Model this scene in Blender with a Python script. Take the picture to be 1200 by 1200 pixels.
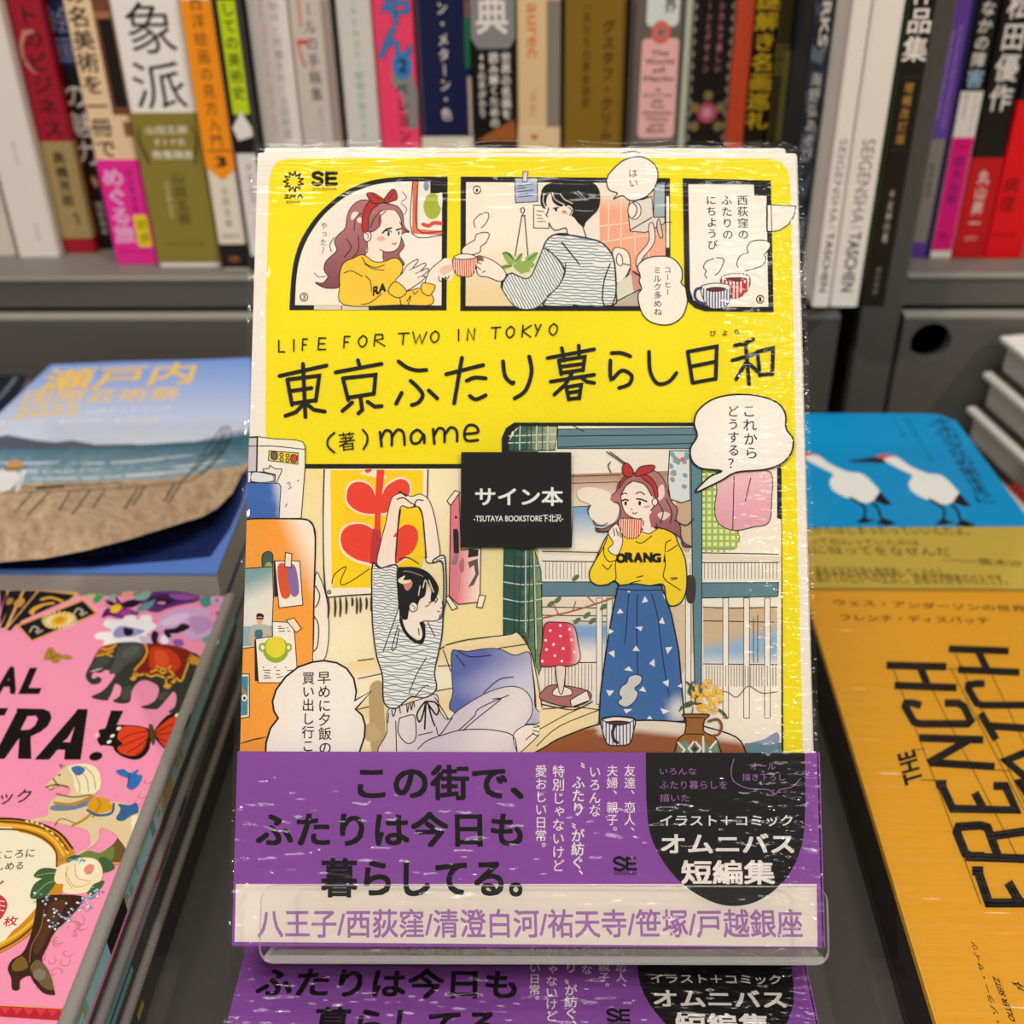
import bpy, math, random
import numpy as np
from mathutils import Matrix, Vector
from mathutils.geometry import tessellate_polygon

SC = bpy.context.scene
for o in list(bpy.data.objects):
    bpy.data.objects.remove(o)

# ------------------------------------------------------------ camera, world, lights, exposure
FPX, CAMH = 1352.0, 0.2985
PITCH, YAW, ROLL = math.radians(33.02), math.radians(2.25), math.radians(-1.05)
_r = np.array([1., 0, 0]); _u = np.array([0, math.sin(PITCH), math.cos(PITCH)]); _w = np.array([0, math.cos(PITCH), -math.sin(PITCH)])
_c, _s = math.cos(YAW), math.sin(YAW)
_Rz = np.array([[_c, -_s, 0], [_s, _c, 0], [0, 0, 1]])
_r, _u, _w = _Rz @ _r, _Rz @ _u, _Rz @ _w
_c, _s = math.cos(ROLL), math.sin(ROLL)
CR, CU, CW = _c * _r + _s * _u, -_s * _r + _c * _u, _w
CPOS = np.array([0, 0, CAMH])
cam = bpy.data.cameras.new('camera'); camo = bpy.data.objects.new('camera', cam)
SC.collection.objects.link(camo); SC.camera = camo
camo.matrix_world = Matrix(((CR[0], CU[0], -CW[0], 0), (CR[1], CU[1], -CW[1], 0), (CR[2], CU[2], -CW[2], CAMH), (0, 0, 0, 1)))
cam.sensor_width = 36; cam.lens = FPX / 1200 * 36; cam.clip_start = 0.01
cam.dof.use_dof = True; cam.dof.focus_distance = 0.292; cam.dof.aperture_fstop = cam.lens / 3.0

world = bpy.data.worlds.new('world'); SC.world = world; world.use_nodes = True
world.node_tree.nodes['Background'].inputs[0].default_value = (1.0, 0.93, 0.85, 1)
world.node_tree.nodes['Background'].inputs[1].default_value = 0.32

def spot(name, loc, aim, watts, radius, angle, color):
    l = bpy.data.lights.new(name, 'SPOT'); l.energy = watts; l.shadow_soft_size = radius
    l.spot_size = math.radians(angle); l.spot_blend = 0.6; l.color = color
    o = bpy.data.objects.new(name, l); SC.collection.objects.link(o); o.location = loc
    o.rotation_euler = (Vector(aim) - Vector(loc)).to_track_quat('-Z', 'Y').to_euler()
WARM = (1.0, 0.94, 0.86)
spot('key_and_glint_spot', (1.55, -1.05, 1.95), (0.0, 0.40, 0.12), 72, 0.045, 60, WARM)
spot('key_and_glint_spot', (-1.5, -1.05, 1.95), (0.0, 0.40, 0.12), 60, 0.045, 60, WARM)
spot('key_and_glint_spot', (0.55, -0.75, 2.5), (0.0, 0.40, 0.12), 13, 0.04, 60, WARM)  # small spot added for glints on the crinkled film
spot('key_and_glint_spot', (-0.5, -0.7, 2.5), (0.0, 0.40, 0.12), 13, 0.04, 60, WARM)  # second small spot added for the film glints
_a = bpy.data.lights.new('overhead_fill_light', 'AREA'); _a.shape = 'RECTANGLE'; _a.size = 1.8; _a.size_y = 0.5; _a.energy = 24; _a.color = (1.0, 0.95, 0.88)  # broad fill added as ambient light from overhead
_o = bpy.data.objects.new('overhead_fill_light', _a); SC.collection.objects.link(_o); _o.location = (0, -0.15, 2.4)
_o.rotation_euler = (Vector((0, 0.35, 0.1)) - Vector(_o.location)).to_track_quat('-Z', 'Y').to_euler()

SC.view_settings.view_transform = 'Standard'; SC.view_settings.look = 'None'
SC.view_settings.exposure = 0.08; SC.view_settings.gamma = 1; SC.view_settings.use_curve_mapping = False
SC.cycles.use_denoising = True
SC.cycles.transparent_max_bounces = 24

# ------------------------------------------------------------ helpers
def rays(p):
    p = np.asarray(p, float).reshape(-1, 2)
    d = CW[None] * FPX + CR[None] * (p[:, :1] - 600) + CU[None] * (600 - p[:, 1:2])
    return d / np.linalg.norm(d, axis=1)[:, None]
def hit_z(x, y, z):
    d = rays((x, y))[0]; return CPOS + d * ((z - CAMH) / d[2])
def hit_y(x, y, Y):
    d = rays((x, y))[0]; return CPOS + d * (Y / d[1])
def lin(h):
    if not isinstance(h, str): return tuple(h)
    h = h.lstrip('#'); o = []
    for i in (0, 2, 4):
        c = int(h[i:i + 2], 16) / 255; o.append(c / 12.92 if c <= .04045 else ((c + .055) / 1.055) ** 2.4)
    return tuple(o)
def mixc(a, b, t):
    return tuple(a[i] + (b[i] - a[i]) * t for i in range(3))
def N(s):
    v = [float(q) for q in s.replace(',', ' ').split()]
    return np.array(v).reshape(-1, 2)

_tc = {}
def text_mesh(s, bold=0.0):
    k = (s, round(bold, 3))
    if k not in _tc:
        c = bpy.data.curves.new('t', 'FONT'); c.body = s; c.size = 1; c.resolution_u = 3
        o = bpy.data.objects.new('t', c); SC.collection.objects.link(o)
        dg = bpy.context.evaluated_depsgraph_get(); oe = o.evaluated_get(dg); m = oe.to_mesh(); m.calc_loop_triangles()
        v = np.array([(q.co.x, q.co.y) for q in m.vertices]).reshape(-1, 2)
        t = np.array([tuple(q.vertices) for q in m.loop_triangles]).reshape(-1, 3)
        oe.to_mesh_clear(); bpy.data.objects.remove(o); bpy.data.curves.remove(c)
        if bold > 0 and len(v):
            sh = [(0, 0)] + [(bold * math.cos(a), bold * math.sin(a)) for a in (math.pi / 4, 3 * math.pi / 4, 5 * math.pi / 4, 7 * math.pi / 4)]
            t = np.concatenate([t + i * len(v) for i in range(5)]); v = np.concatenate([v + q for q in sh])
        _tc[k] = (v, t)
    return _tc[k]

def catmull(p, closed=False, n=5):
    p = np.asarray(p, float)
    if len(p) < 3: return p
    out = []; L = len(p)
    for i in range(L if closed else L - 1):
        if closed: a, b, c, d = p[(i - 1) % L], p[i], p[(i + 1) % L], p[(i + 2) % L]
        else: a, b, c, d = p[max(i - 1, 0)], p[i], p[i + 1], p[min(i + 2, L - 1)]
        for k in range(n):
            t = k / n
            out.append(.5 * (2 * b + (c - a) * t + (2 * a - 5 * b + 4 * c - d) * t * t + (3 * b - a - 3 * c + d) * t ** 3))
    if not closed: out.append(p[-1])
    return np.array(out)
def ell(cx, cy, rx, ry, rot=0, n=28):
    t = np.linspace(0, 2 * math.pi, n, endpoint=False); c, s = math.cos(math.radians(rot)), math.sin(math.radians(rot))
    x, y = rx * np.cos(t), ry * np.sin(t); return np.stack([cx + x * c - y * s, cy + x * s + y * c], 1)

class MB:
    """collects solids and printed shapes into one mesh; colours go to the attribute Col"""
    def __init__(self): self.v = []; self.f = []; self.c = []; self.n = 0
    def add(self, v, f, cols):            # v Nx3, f list of index lists, cols: one rgb or Nx3
        v = np.asarray(v, float); cols = np.asarray(cols, float)
        for fc in f:
            self.f.append([int(i) + self.n for i in fc])
            if cols.ndim == 1: self.c.extend([tuple(cols)] * len(fc))
            else: self.c.extend(tuple(cols[i]) for i in fc)
        self.v.append(v); self.n += len(v); return self
    def box(self, x0, y0, z0, x1, y1, z1, c):
        v = [(x, y, z) for z in (z0, z1) for y in (y0, y1) for x in (x0, x1)]
        return self.add(v, [(0, 2, 3, 1), (4, 5, 7, 6), (0, 1, 5, 4), (2, 6, 7, 3), (0, 4, 6, 2), (1, 3, 7, 5)], lin(c))
    def prism(self, out, a0, a1, c, axis=2):
        """extrude a 2D outline; axis 2: outline xy along z, axis 0: outline yz along x, axis 1: outline xz along y"""
        out = np.asarray(out, float)
        x, y = out[:, 0], out[:, 1]
        if (np.dot(x, np.roll(y, -1)) - np.dot(y, np.roll(x, -1))) < 0: out = out[::-1]
        n = len(out); v = []
        for a in (a0, a1):
            for p in out: v.append((p[0], p[1], a) if axis == 2 else ((a, p[0], p[1]) if axis == 0 else (p[0], a, p[1])))
        tr = tessellate_polygon([[Vector((q[0], q[1], 0)) for q in out]])
        f = []
        for t in tr:
            A = out[t[1]] - out[t[0]]; B = out[t[2]] - out[t[0]]
            if A[0] * B[1] - A[1] * B[0] < 0: t = (t[0], t[2], t[1])
            f.append((t[2], t[1], t[0])); f.append((t[0] + n, t[1] + n, t[2] + n))
        for i in range(n):
            j = (i + 1) % n; f.append((i, j, j + n, i + n))
        if axis == 1: f = [q[::-1] for q in f]
        return self.add(v, f, lin(c))
    def rbox(self, x0, y0, z0, x1, y1, z1, r, c, axis=2):
        if axis == 2: return self.prism(rrect(x0, y0, x1, y1, r), z0, z1, c, 2)
        if axis == 0: return self.prism(rrect(y0, z0, y1, z1, r), x0, x1, c, 0)
        return self.prism(rrect(x0, z0, x1, z1, r), y0, y1, c, 1)
    def build(self, name, mat, parent=None, label=None):
        m = bpy.data.meshes.new(name); V = np.concatenate(self.v) if self.v else np.zeros((0, 3))
        m.from_pydata(V.tolist(), [], self.f)
        a = m.color_attributes.new('Col', 'FLOAT_COLOR', 'CORNER')
        col = np.ones((len(self.c), 4), np.float32); col[:, :3] = np.array(self.c); a.data.foreach_set('color', col.ravel())
        m.materials.append(mat)
        o = bpy.data.objects.new(name, m); SC.collection.objects.link(o)
        if parent: o.parent = parent
        if label: o['label'] = label
        return o
def rrect(x0, y0, x1, y1, r, n=5):
    o = []
    for cx, cy, a in ((x1 - r, y1 - r, 0), (x0 + r, y1 - r, 90), (x0 + r, y0 + r, 180), (x1 - r, y0 + r, 270)):
        for k in range(n + 1):
            t = math.radians(a + 90 * k / n); o.append((cx + r * math.cos(t), cy + r * math.sin(t)))
    return np.array(o)

class Print(MB):
    """ink printed on a flat sheet of a thing; pl: matrix of the sheet in the thing's frame, root: the thing's matrix.
    photo measurements are carried onto the sheet, where every shape gets its true size"""
    EPS = 1.0e-6
    def __init__(self, root, pl, h=None):
        super().__init__(); self.hold = False; self.clip = None; self.lw = 1.0; self.pl = pl; self.M = np.array(root @ pl); self.Mi = np.linalg.inv(self.M); self.z = 2e-5; self.h = h; self.cr = (0, 0, 1.0); self.pln = np.array(pl)
    def at(self, x0, y0, s): self.cr = (x0, y0, s); return self
    def px(self, p):
        if isinstance(p, str): p = N(p)
        p = np.asarray(p, float).reshape(-1, 2); return np.stack([self.cr[0] + p[:, 0] / self.cr[2], self.cr[1] + p[:, 1] / self.cr[2]], 1)
    def loc(self, px):                    # photo point -> sheet coordinates
        d = rays(px); D = d @ self.Mi[:3, :3].T; O = self.Mi[:3, :3] @ CPOS + self.Mi[:3, 3]
        z = np.zeros(len(d))
        for k in range(12 if self.h else 1):
            t = (z - O[2]) / D[:, 2]; uv = O[None, :2] + D[:, :2] * t[:, None]
            if self.h: z = self.h(uv[:, 0], uv[:, 1])
        return uv
    def put(self, uv, f, col, strikes=1):
        if self.clip: uv = np.stack([np.clip(uv[:, 0], self.clip[0], self.clip[2]), np.clip(uv[:, 1], self.clip[1], self.clip[3])], 1)
        z = np.full(len(uv), self.z) + np.arange(len(uv)) // max(1, len(uv) // strikes) * self.EPS
        if self.h is not None: z = z + self.h(uv[:, 0], uv[:, 1])
        P = np.c_[uv, z, np.ones(len(uv))] @ self.pln.T
        self.add(P[:, :3], f, col)
        if not self.hold: self.z += self.EPS * strikes
    def _tri(self, px):
        tr = tessellate_polygon([[Vector((q[0], q[1], 0)) for q in px]]); return [tuple(t) for t in tr]
    def _orient(self, uv, f):
        o = []
        for t in f:
            A = uv[t[1]] - uv[t[0]]; B = uv[t[2]] - uv[t[0]]; c = A[0] * B[1] - A[1] * B[0]
            if abs(c) < 1e-14: continue
            o.append(t if c > 0 else (t[0], t[2], t[1]))
        return o
    def raw(self, px, tris, col, fn=None, lim=10.0):
        px = np.asarray(px, float)
        if fn or self.h:
            v = [tuple(q) for q in px]; todo = list(tris); out = []; cache = {}
            def mid(a, b):
                k = (min(a, b), max(a, b))
                if k not in cache: v.append(((v[a][0] + v[b][0]) / 2, (v[a][1] + v[b][1]) / 2)); cache[k] = len(v) - 1
                return cache[k]
            while todo:
                a, b, c = todo.pop(); L = [math.dist(v[a], v[b]), math.dist(v[b], v[c]), math.dist(v[c], v[a])]; m = max(L)
                if m < lim or len(v) > 60000: out.append((a, b, c)); continue
                i = L.index(m)
                if i == 0: q = mid(a, b); todo += [(a, q, c), (q, b, c)]
                elif i == 1: q = mid(b, c); todo += [(a, b, q), (a, q, c)]
                else: q = mid(c, a); todo += [(a, b, q), (q, b, c)]
            px = np.array(v); tris = out
        uv = self.loc(px); base = lin(col)
        cols = np.array([fn(q[0], q[1], base) for q in px]) if fn else base
        self.put(uv, self._orient(uv, tris), cols)
    def fill(self, p, col, sm=True, line=None, fn=None, w=None):
        q = self.px(p)
        if sm: q = catmull(q, True, 4)
        self.raw(q, self._tri(q), col, fn)
        if line: self._ribbon(np.vstack([q, q[:1]]), (w or 0.75) * self.lw, lin(line), False)
        return self
    def _ribbon(self, q, w, col, taper, cap=True):
        q = np.asarray(q, float); d = np.diff(q, axis=0); L = np.linalg.norm(d, axis=1); keep = np.r_[True, L > 1e-6]; q = q[keep]
        if len(q) < 2: return
        d = np.diff(q, axis=0); d /= np.linalg.norm(d, axis=1)[:, None]
        t = np.vstack([d[:1], d[:-1] + d[1:], d[-1:]]); ln = np.linalg.norm(t, axis=1); t = np.where(ln[:, None] > 1e-6, t / np.maximum(ln, 1e-6)[:, None], np.vstack([d, d[-1:]]))
        n = np.stack([-t[:, 1], t[:, 0]], 1); k = np.ones(len(q)) * w / 2
        ck = np.r_[1, np.maximum(np.abs(np.sum(d[:-1] * t[1:-1], axis=1)), .6), 1]; k = k / ck
        if taper:
            s = np.linspace(0, 1, len(q)); k = k * (0.45 + 0.75 * np.sin(math.pi * np.clip(s, 0, 1)) ** .7)
        a, b = q + n * k[:, None], q - n * k[:, None]; m = len(q)
        pts = [a, b]; f = [(i, i + 1, m + i + 1) for i in range(m - 1)] + [(i, m + i + 1, m + i) for i in range(m - 1)]; off = 2 * m
        if w > 0.6 and cap:
            for e, s in ((0, -1), (m - 1, 1)):
                ang = math.atan2(t[e][1] * s, t[e][0] * s); c = [q[e]] + [q[e] + k[e] * np.array([math.cos(ang + x), math.sin(ang + x)]) for x in np.linspace(-math.pi / 2, math.pi / 2, 6)]
                pts.append(np.array(c)); f += [(off, off + i, off + i + 1) for i in range(1, 6)]; off += len(c)
        P = np.vstack(pts); uv = self.loc(P); self.put(uv, self._orient(uv, f), col)
    def line(self, p, w=0.75, col='#211a16', sm=True, taper=False, closed=False, cap=True):
        """w in photo pixels"""
        q = self.px(p)
        if sm: q = catmull(q, closed, 4)
        if closed: q = np.vstack([q, q[:1]])
        self._ribbon(q, w * (self.lw if w < 2 else 1), lin(col), taper, cap); return self
    def lines(self, s, w=0.75, col='#211a16', sm=True, taper=False):
        self.hold = True
        for q in s.split('|'): self.line(q, w, col, sm, taper)
        self.hold = False; self.z += self.EPS; return self
    def stripes(self, p, sp, w, col, ang=0, wav=0.0, fr=0.35, sm=True, gap=0.0, seed=1):
        q = self.px(p)
        if sm: q = catmull(q, True, 4)
        self.hold = True; rnd = random.Random(seed); c, s = math.cos(math.radians(ang)), math.sin(math.radians(ang))
        R = np.array([[c, s], [-s, c]]); r = q @ R.T; y = r[:, 1].min() + sp * .6
        while y < r[:, 1].max():
            xs = []
            for i in range(len(r)):
                a, b = r[i], r[(i + 1) % len(r)]
                if (a[1] - y) * (b[1] - y) < 0: xs.append(a[0] + (b[0] - a[0]) * (y - a[1]) / (b[1] - a[1]))
            xs.sort(); ph = rnd.random() * 6
            for x0, x1 in zip(xs[::2], xs[1::2]):
                x0 += .4; x1 -= .4
                if x1 - x0 < 1.2: continue
                if gap and rnd.random() < gap: x1 = x0 + (x1 - x0) * rnd.uniform(.5, .9)
                n = max(2, int((x1 - x0) / 3) + 1); X = np.linspace(x0, x1, n); Y = y + wav * np.sin(X * fr + ph) + wav * .5 * np.sin(X * fr * 2.3 + ph * 2)
                self._ribbon(np.stack([X, Y], 1) @ R, w, lin(col), False)
            y += sp
        self.hold = False; self.z += self.EPS
    def text(self, s, BL, BR, TL, col='#211a16', bold=0.0):
        v, t = text_mesh(s, bold); lo, hi = v.min(0), v.max(0); a = (v - lo) / np.maximum(hi - lo, 1e-6)
        B = self.loc(self.px([BL, BR, TL])); uv = B[0] + a[:, :1] * (B[1] - B[0]) + a[:, 1:] * (B[2] - B[0])
        self.put(uv, self._orient(uv, t), lin(col), 5 if bold > 0 else 1); return self
    def trect(self, s, x0, y0, x1, y1, col='#211a16', bold=0.0, dy=0.0):
        return self.text(s, (x0, y1), (x1, y1 + dy), (x0, y0), col, bold)
    def col(self, s, T, B, col='#211a16', bold=0.0, wide=1.0, size=.95):
        P = self.loc(self.px([T, B])); self.col_uv(s, P[0], P[1], col, bold, wide, size); return self
    def col_uv(self, s, T, B, col, bold=0.0, wide=1.0, size=.95):
        T, B = np.asarray(T, float), np.asarray(B, float); dn = (B - T) / len(s); L = np.linalg.norm(dn); rt = np.array([-dn[1], dn[0]]) * wide; up = -dn; self.hold = True
        for i, ch in enumerate(s):
            if ch == ' ': continue
            v, t = text_mesh(ch, bold)
            if not len(t): continue
            a = v.copy() - (.5, .38)
            if ord(ch) < 128: a[:, 0] = v[:, 0] - (v[:, 0].min() + v[:, 0].max()) / 2
            if ch in 'ー〜（）(){}「」=|': a = np.stack([a[:, 1], -a[:, 0]], 1)
            if ch in '、。': a = a + (.55, .55)
            if ch in 'っゃょュッャェィァォ': a = a + (.1, .1)
            a = a * size; ctr = T + dn * (i + .5); uv = ctr + a[:, :1] * rt + a[:, 1:] * up
            self.put(uv, self._orient(uv, t), lin(col), 5 if bold > 0 else 1)
        self.hold = False; self.z += self.EPS * 5

# ------------------------------------------------------------ materials (all procedural)
def nt(name):
    m = bpy.data.materials.new(name); m.use_nodes = True; t = m.node_tree; return m, t, t.nodes['Principled BSDF']
def inked(name, rough=.5, spec=.35, coat=0., grain=900., bump=.12, speck=.05, coat_rough=.12, dist=.0002):
    m, t, b = nt(name); at = t.nodes.new('ShaderNodeVertexColor'); at.layer_name = 'Col'
    tc = t.nodes.new('ShaderNodeTexCoord'); nz = t.nodes.new('ShaderNodeTexNoise'); nz.inputs['Scale'].default_value = grain; nz.inputs['Detail'].default_value = 3
    t.links.new(tc.outputs['Object'], nz.inputs['Vector'])
    mr = t.nodes.new('ShaderNodeMapRange'); mr.inputs[3].default_value = 1 - speck; mr.inputs[4].default_value = 1 + speck; t.links.new(nz.outputs['Fac'], mr.inputs[0])
    mx = t.nodes.new('ShaderNodeMix'); mx.data_type = 'RGBA'; mx.blend_type = 'MULTIPLY'; mx.inputs[0].default_value = 1
    t.links.new(at.outputs['Color'], mx.inputs[6]); t.links.new(mr.outputs[0], mx.inputs[7]); t.links.new(mx.outputs[2], b.inputs['Base Color'])
    b.inputs['Roughness'].default_value = rough; b.inputs['Specular IOR Level'].default_value = spec; b.inputs['Coat Weight'].default_value = coat; b.inputs['Coat Roughness'].default_value = coat_rough
    if bump:
        bp = t.nodes.new('ShaderNodeBump'); bp.inputs['Strength'].default_value = bump; bp.inputs['Distance'].default_value = dist
        t.links.new(nz.outputs['Fac'], bp.inputs['Height']); t.links.new(bp.outputs['Normal'], b.inputs['Normal'])
    return m
M_COVER = inked('textured_cover_paper', .55, .15, 0, 700, .5, .04)
M_MATTE = inked('matte_paper', .6, .15, 0, 900, .05, .04)
M_GLOSS = inked('laminated_cover', .42, .25, .1, 400, .05, .04)
M_OBI = inked('band_paper', .5, .15, 0, 500, .08, .05)
M_LAMINATE = inked('grey_laminate', .5, .35, 0, 1500, .06, .18)
def pages(name, axis, sc=2600.):
    m = inked(name, .8, .15, 0, 300, 0, .05); t = m.node_tree; b = t.nodes['Principled BSDF']
    tc = t.nodes.new('ShaderNodeTexCoord'); w = t.nodes.new('ShaderNodeTexWave'); w.bands_direction = axis; w.inputs['Scale'].default_value = sc; w.inputs['Distortion'].default_value = 1.5; w.inputs['Detail'].default_value = 2
    t.links.new(tc.outputs['Object'], w.inputs['Vector']); bp = t.nodes.new('ShaderNodeBump'); bp.inputs['Strength'].default_value = .4; bp.inputs['Distance'].default_value = .0002
    t.links.new(w.outputs['Fac'], bp.inputs['Height']); t.links.new(bp.outputs['Normal'], b.inputs['Normal']); return m
M_PAGES_X = pages('page_edges_upright', 'X'); M_PAGES_Z = pages('page_edges_flat', 'Z')

def film(name, wrinkle):
    """clear shrink film: wrinkle(t, obj_xyz_sockets) returns the height socket"""
    m = bpy.data.materials.new(name); m.use_nodes = True; t = m.node_tree; t.nodes.clear()
    out = t.nodes.new('ShaderNodeOutputMaterial'); mix = t.nodes.new('ShaderNodeMixShader'); tr = t.nodes.new('ShaderNodeBsdfTransparent'); gl = t.nodes.new('ShaderNodeBsdfGlossy')
    gl.inputs['Roughness'].default_value = .11; gl.inputs['Color'].default_value = (1, 1, 1, 1)
    fr = t.nodes.new('ShaderNodeFresnel'); fr.inputs['IOR'].default_value = 1.42
    bp = t.nodes.new('ShaderNodeBump'); bp.inputs['Strength'].default_value = 1.0; bp.inputs['Distance'].default_value = .001
    tc = t.nodes.new('ShaderNodeTexCoord'); h = wrinkle(t, tc.outputs['Object']); t.links.new(h, bp.inputs['Height'])
    t.links.new(bp.outputs['Normal'], gl.inputs['Normal'])
    t.links.new(fr.outputs[0], mix.inputs[0]); t.links.new(tr.outputs[0], mix.inputs[1]); t.links.new(gl.outputs[0], mix.inputs[2]); t.links.new(mix.outputs[0], out.inputs[0])
    return m
def math_node(t, op, a, b=None, clamp=False):
    n = t.nodes.new('ShaderNodeMath'); n.operation = op; n.use_clamp = clamp
    for i, q in enumerate((a, b)):
        if q is None: continue
        if isinstance(q, (int, float)): n.inputs[i].default_value = q
        else: t.links.new(q, n.inputs[i])
    return n.outputs[0]
def noise(t, vec, scale, stretch=(1, 1, 1), detail=3, rot=0):
    mp = t.nodes.new('ShaderNodeMapping'); mp.inputs['Scale'].default_value = stretch; mp.inputs['Rotation'].default_value = (0, 0, math.radians(rot)); t.links.new(vec, mp.inputs[0])
    n = t.nodes.new('ShaderNodeTexNoise'); n.inputs['Scale'].default_value = scale; n.inputs['Detail'].default_value = detail; t.links.new(mp.outputs[0], n.inputs['Vector']); return n.outputs['Fac']
def ramp(t, x, lo, hi):
    n = t.nodes.new('ShaderNodeMapRange'); n.interpolation_type = 'SMOOTHSTEP'; n.inputs[1].default_value = lo; n.inputs[2].default_value = hi; t.links.new(x, n.inputs[0]); return n.outputs[0]
def wr_manga(t, vec):
    sp = t.nodes.new('ShaderNodeSeparateXYZ'); t.links.new(vec, sp.inputs[0]); x, y = sp.outputs[0], sp.outputs[1]
    right = ramp(t, x, .046, .068); top = ramp(t, y, .186, .204); left = ramp(t, x, -.064, -.074); low = ramp(t, y, .052, .03)
    a = math_node(t, 'MULTIPLY', noise(t, vec, 420, (.55, 1.3, 1), 1, 15), math_node(t, 'MULTIPLY', right, 1.3))
    b = math_node(t, 'MULTIPLY', noise(t, vec, 160, (.35, 2.2, 1), 1, -12), math_node(t, 'MULTIPLY', top, 2.2))
    c = math_node(t, 'MULTIPLY', noise(t, vec, 300, (1, .5, 1), 1, 30), math_node(t, 'MULTIPLY', left, 1.2))
    d = math_node(t, 'MULTIPLY', noise(t, vec, 260, (.5, 1.4, 1), 1, 40), math_node(t, 'MULTIPLY', low, 1.7))
    e = math_node(t, 'MULTIPLY', noise(t, vec, 25, (1, 1, 1), 2), 1.2)
    return math_node(t, 'ADD', math_node(t, 'ADD', math_node(t, 'ADD', a, b), math_node(t, 'ADD', c, d)), e)
def wr_fine(t, vec):
    a = noise(t, vec, 230, (.16, 1.6, 1), 1, 4); e = math_node(t, 'MULTIPLY', noise(t, vec, 20, (1, 1, 1), 2), 1.5)
    return math_node(t, 'ADD', math_node(t, 'MULTIPLY', a, 1.3), e)
M_FILM = film('shrink_film', wr_manga); M_FILM_FINE = film('shrink_film_lined', wr_fine)

def acrylic(name, white):
    m = bpy.data.materials.new(name); m.use_nodes = True; t = m.node_tree; t.nodes.clear()
    out = t.nodes.new('ShaderNodeOutputMaterial'); mix = t.nodes.new('ShaderNodeMixShader'); tr = t.nodes.new('ShaderNodeBsdfTransparent'); gl = t.nodes.new('ShaderNodeBsdfGlossy'); gl.inputs['Roughness'].default_value = .04
    tr.inputs['Color'].default_value = (.988, .99, .988, 1); lw = t.nodes.new('ShaderNodeLayerWeight'); lw.inputs['Blend'].default_value = .5; fr = math_node(t, 'ADD', math_node(t, 'MULTIPLY', math_node(t, 'POWER', lw.outputs['Facing'], 4.0), .7), .025, True)
    nz = t.nodes.new('ShaderNodeTexNoise'); nz.inputs['Scale'].default_value = 60; bp = t.nodes.new('ShaderNodeBump'); bp.inputs['Strength'].default_value = .05; t.links.new(nz.outputs['Fac'], bp.inputs['Height']); t.links.new(bp.outputs['Normal'], gl.inputs['Normal'])
    t.links.new(fr, mix.inputs[0]); t.links.new(tr.outputs[0], mix.inputs[1]); t.links.new(gl.outputs[0], mix.inputs[2])
    sh = mix.outputs[0]
    if white:
        df = t.nodes.new('ShaderNodeBsdfDiffuse'); df.inputs['Color'].default_value = (.75, .74, .70, 1); m2 = t.nodes.new('ShaderNodeMixShader'); m2.inputs[0].default_value = white; t.links.new(sh, m2.inputs[1]); t.links.new(df.outputs[0], m2.inputs[2]); sh = m2.outputs[0]
    t.links.new(sh, out.inputs[0]); return m
M_ACRYL = acrylic('clear_acrylic', 0); M_EDGE = acrylic('acrylic_cut_edge', .38)

def thing(name, label, cat, mat=None, group=None, kind=None):
    o = bpy.data.objects.new(name, None); SC.collection.objects.link(o); o.empty_display_size = .02
    if mat is not None: o.matrix_world = mat
    o['label'] = label; o['category'] = cat
    if group: o['group'] = group
    return o
def dup(root, M, label, group=None, skip=()):
    r = root.copy(); SC.collection.objects.link(r); r.matrix_world = M; r['label'] = label
    if group: r['group'] = group
    for ch in [o for o in root.children if o.name.split('.')[0] not in skip]:
        c = ch.copy(); SC.collection.objects.link(c); c.parent = r
        for g in [q for q in ch.children if q.name.split('.')[0] not in skip]:
            d = g.copy(); SC.collection.objects.link(d); d.parent = c
    return r
T = Matrix.Translation

M_RAIL = inked('grey_plastic_rail', .28, .5, .3, 200, 0, .02)
M_SLEEVE = film('clear_sleeve_plastic', wr_fine)

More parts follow.
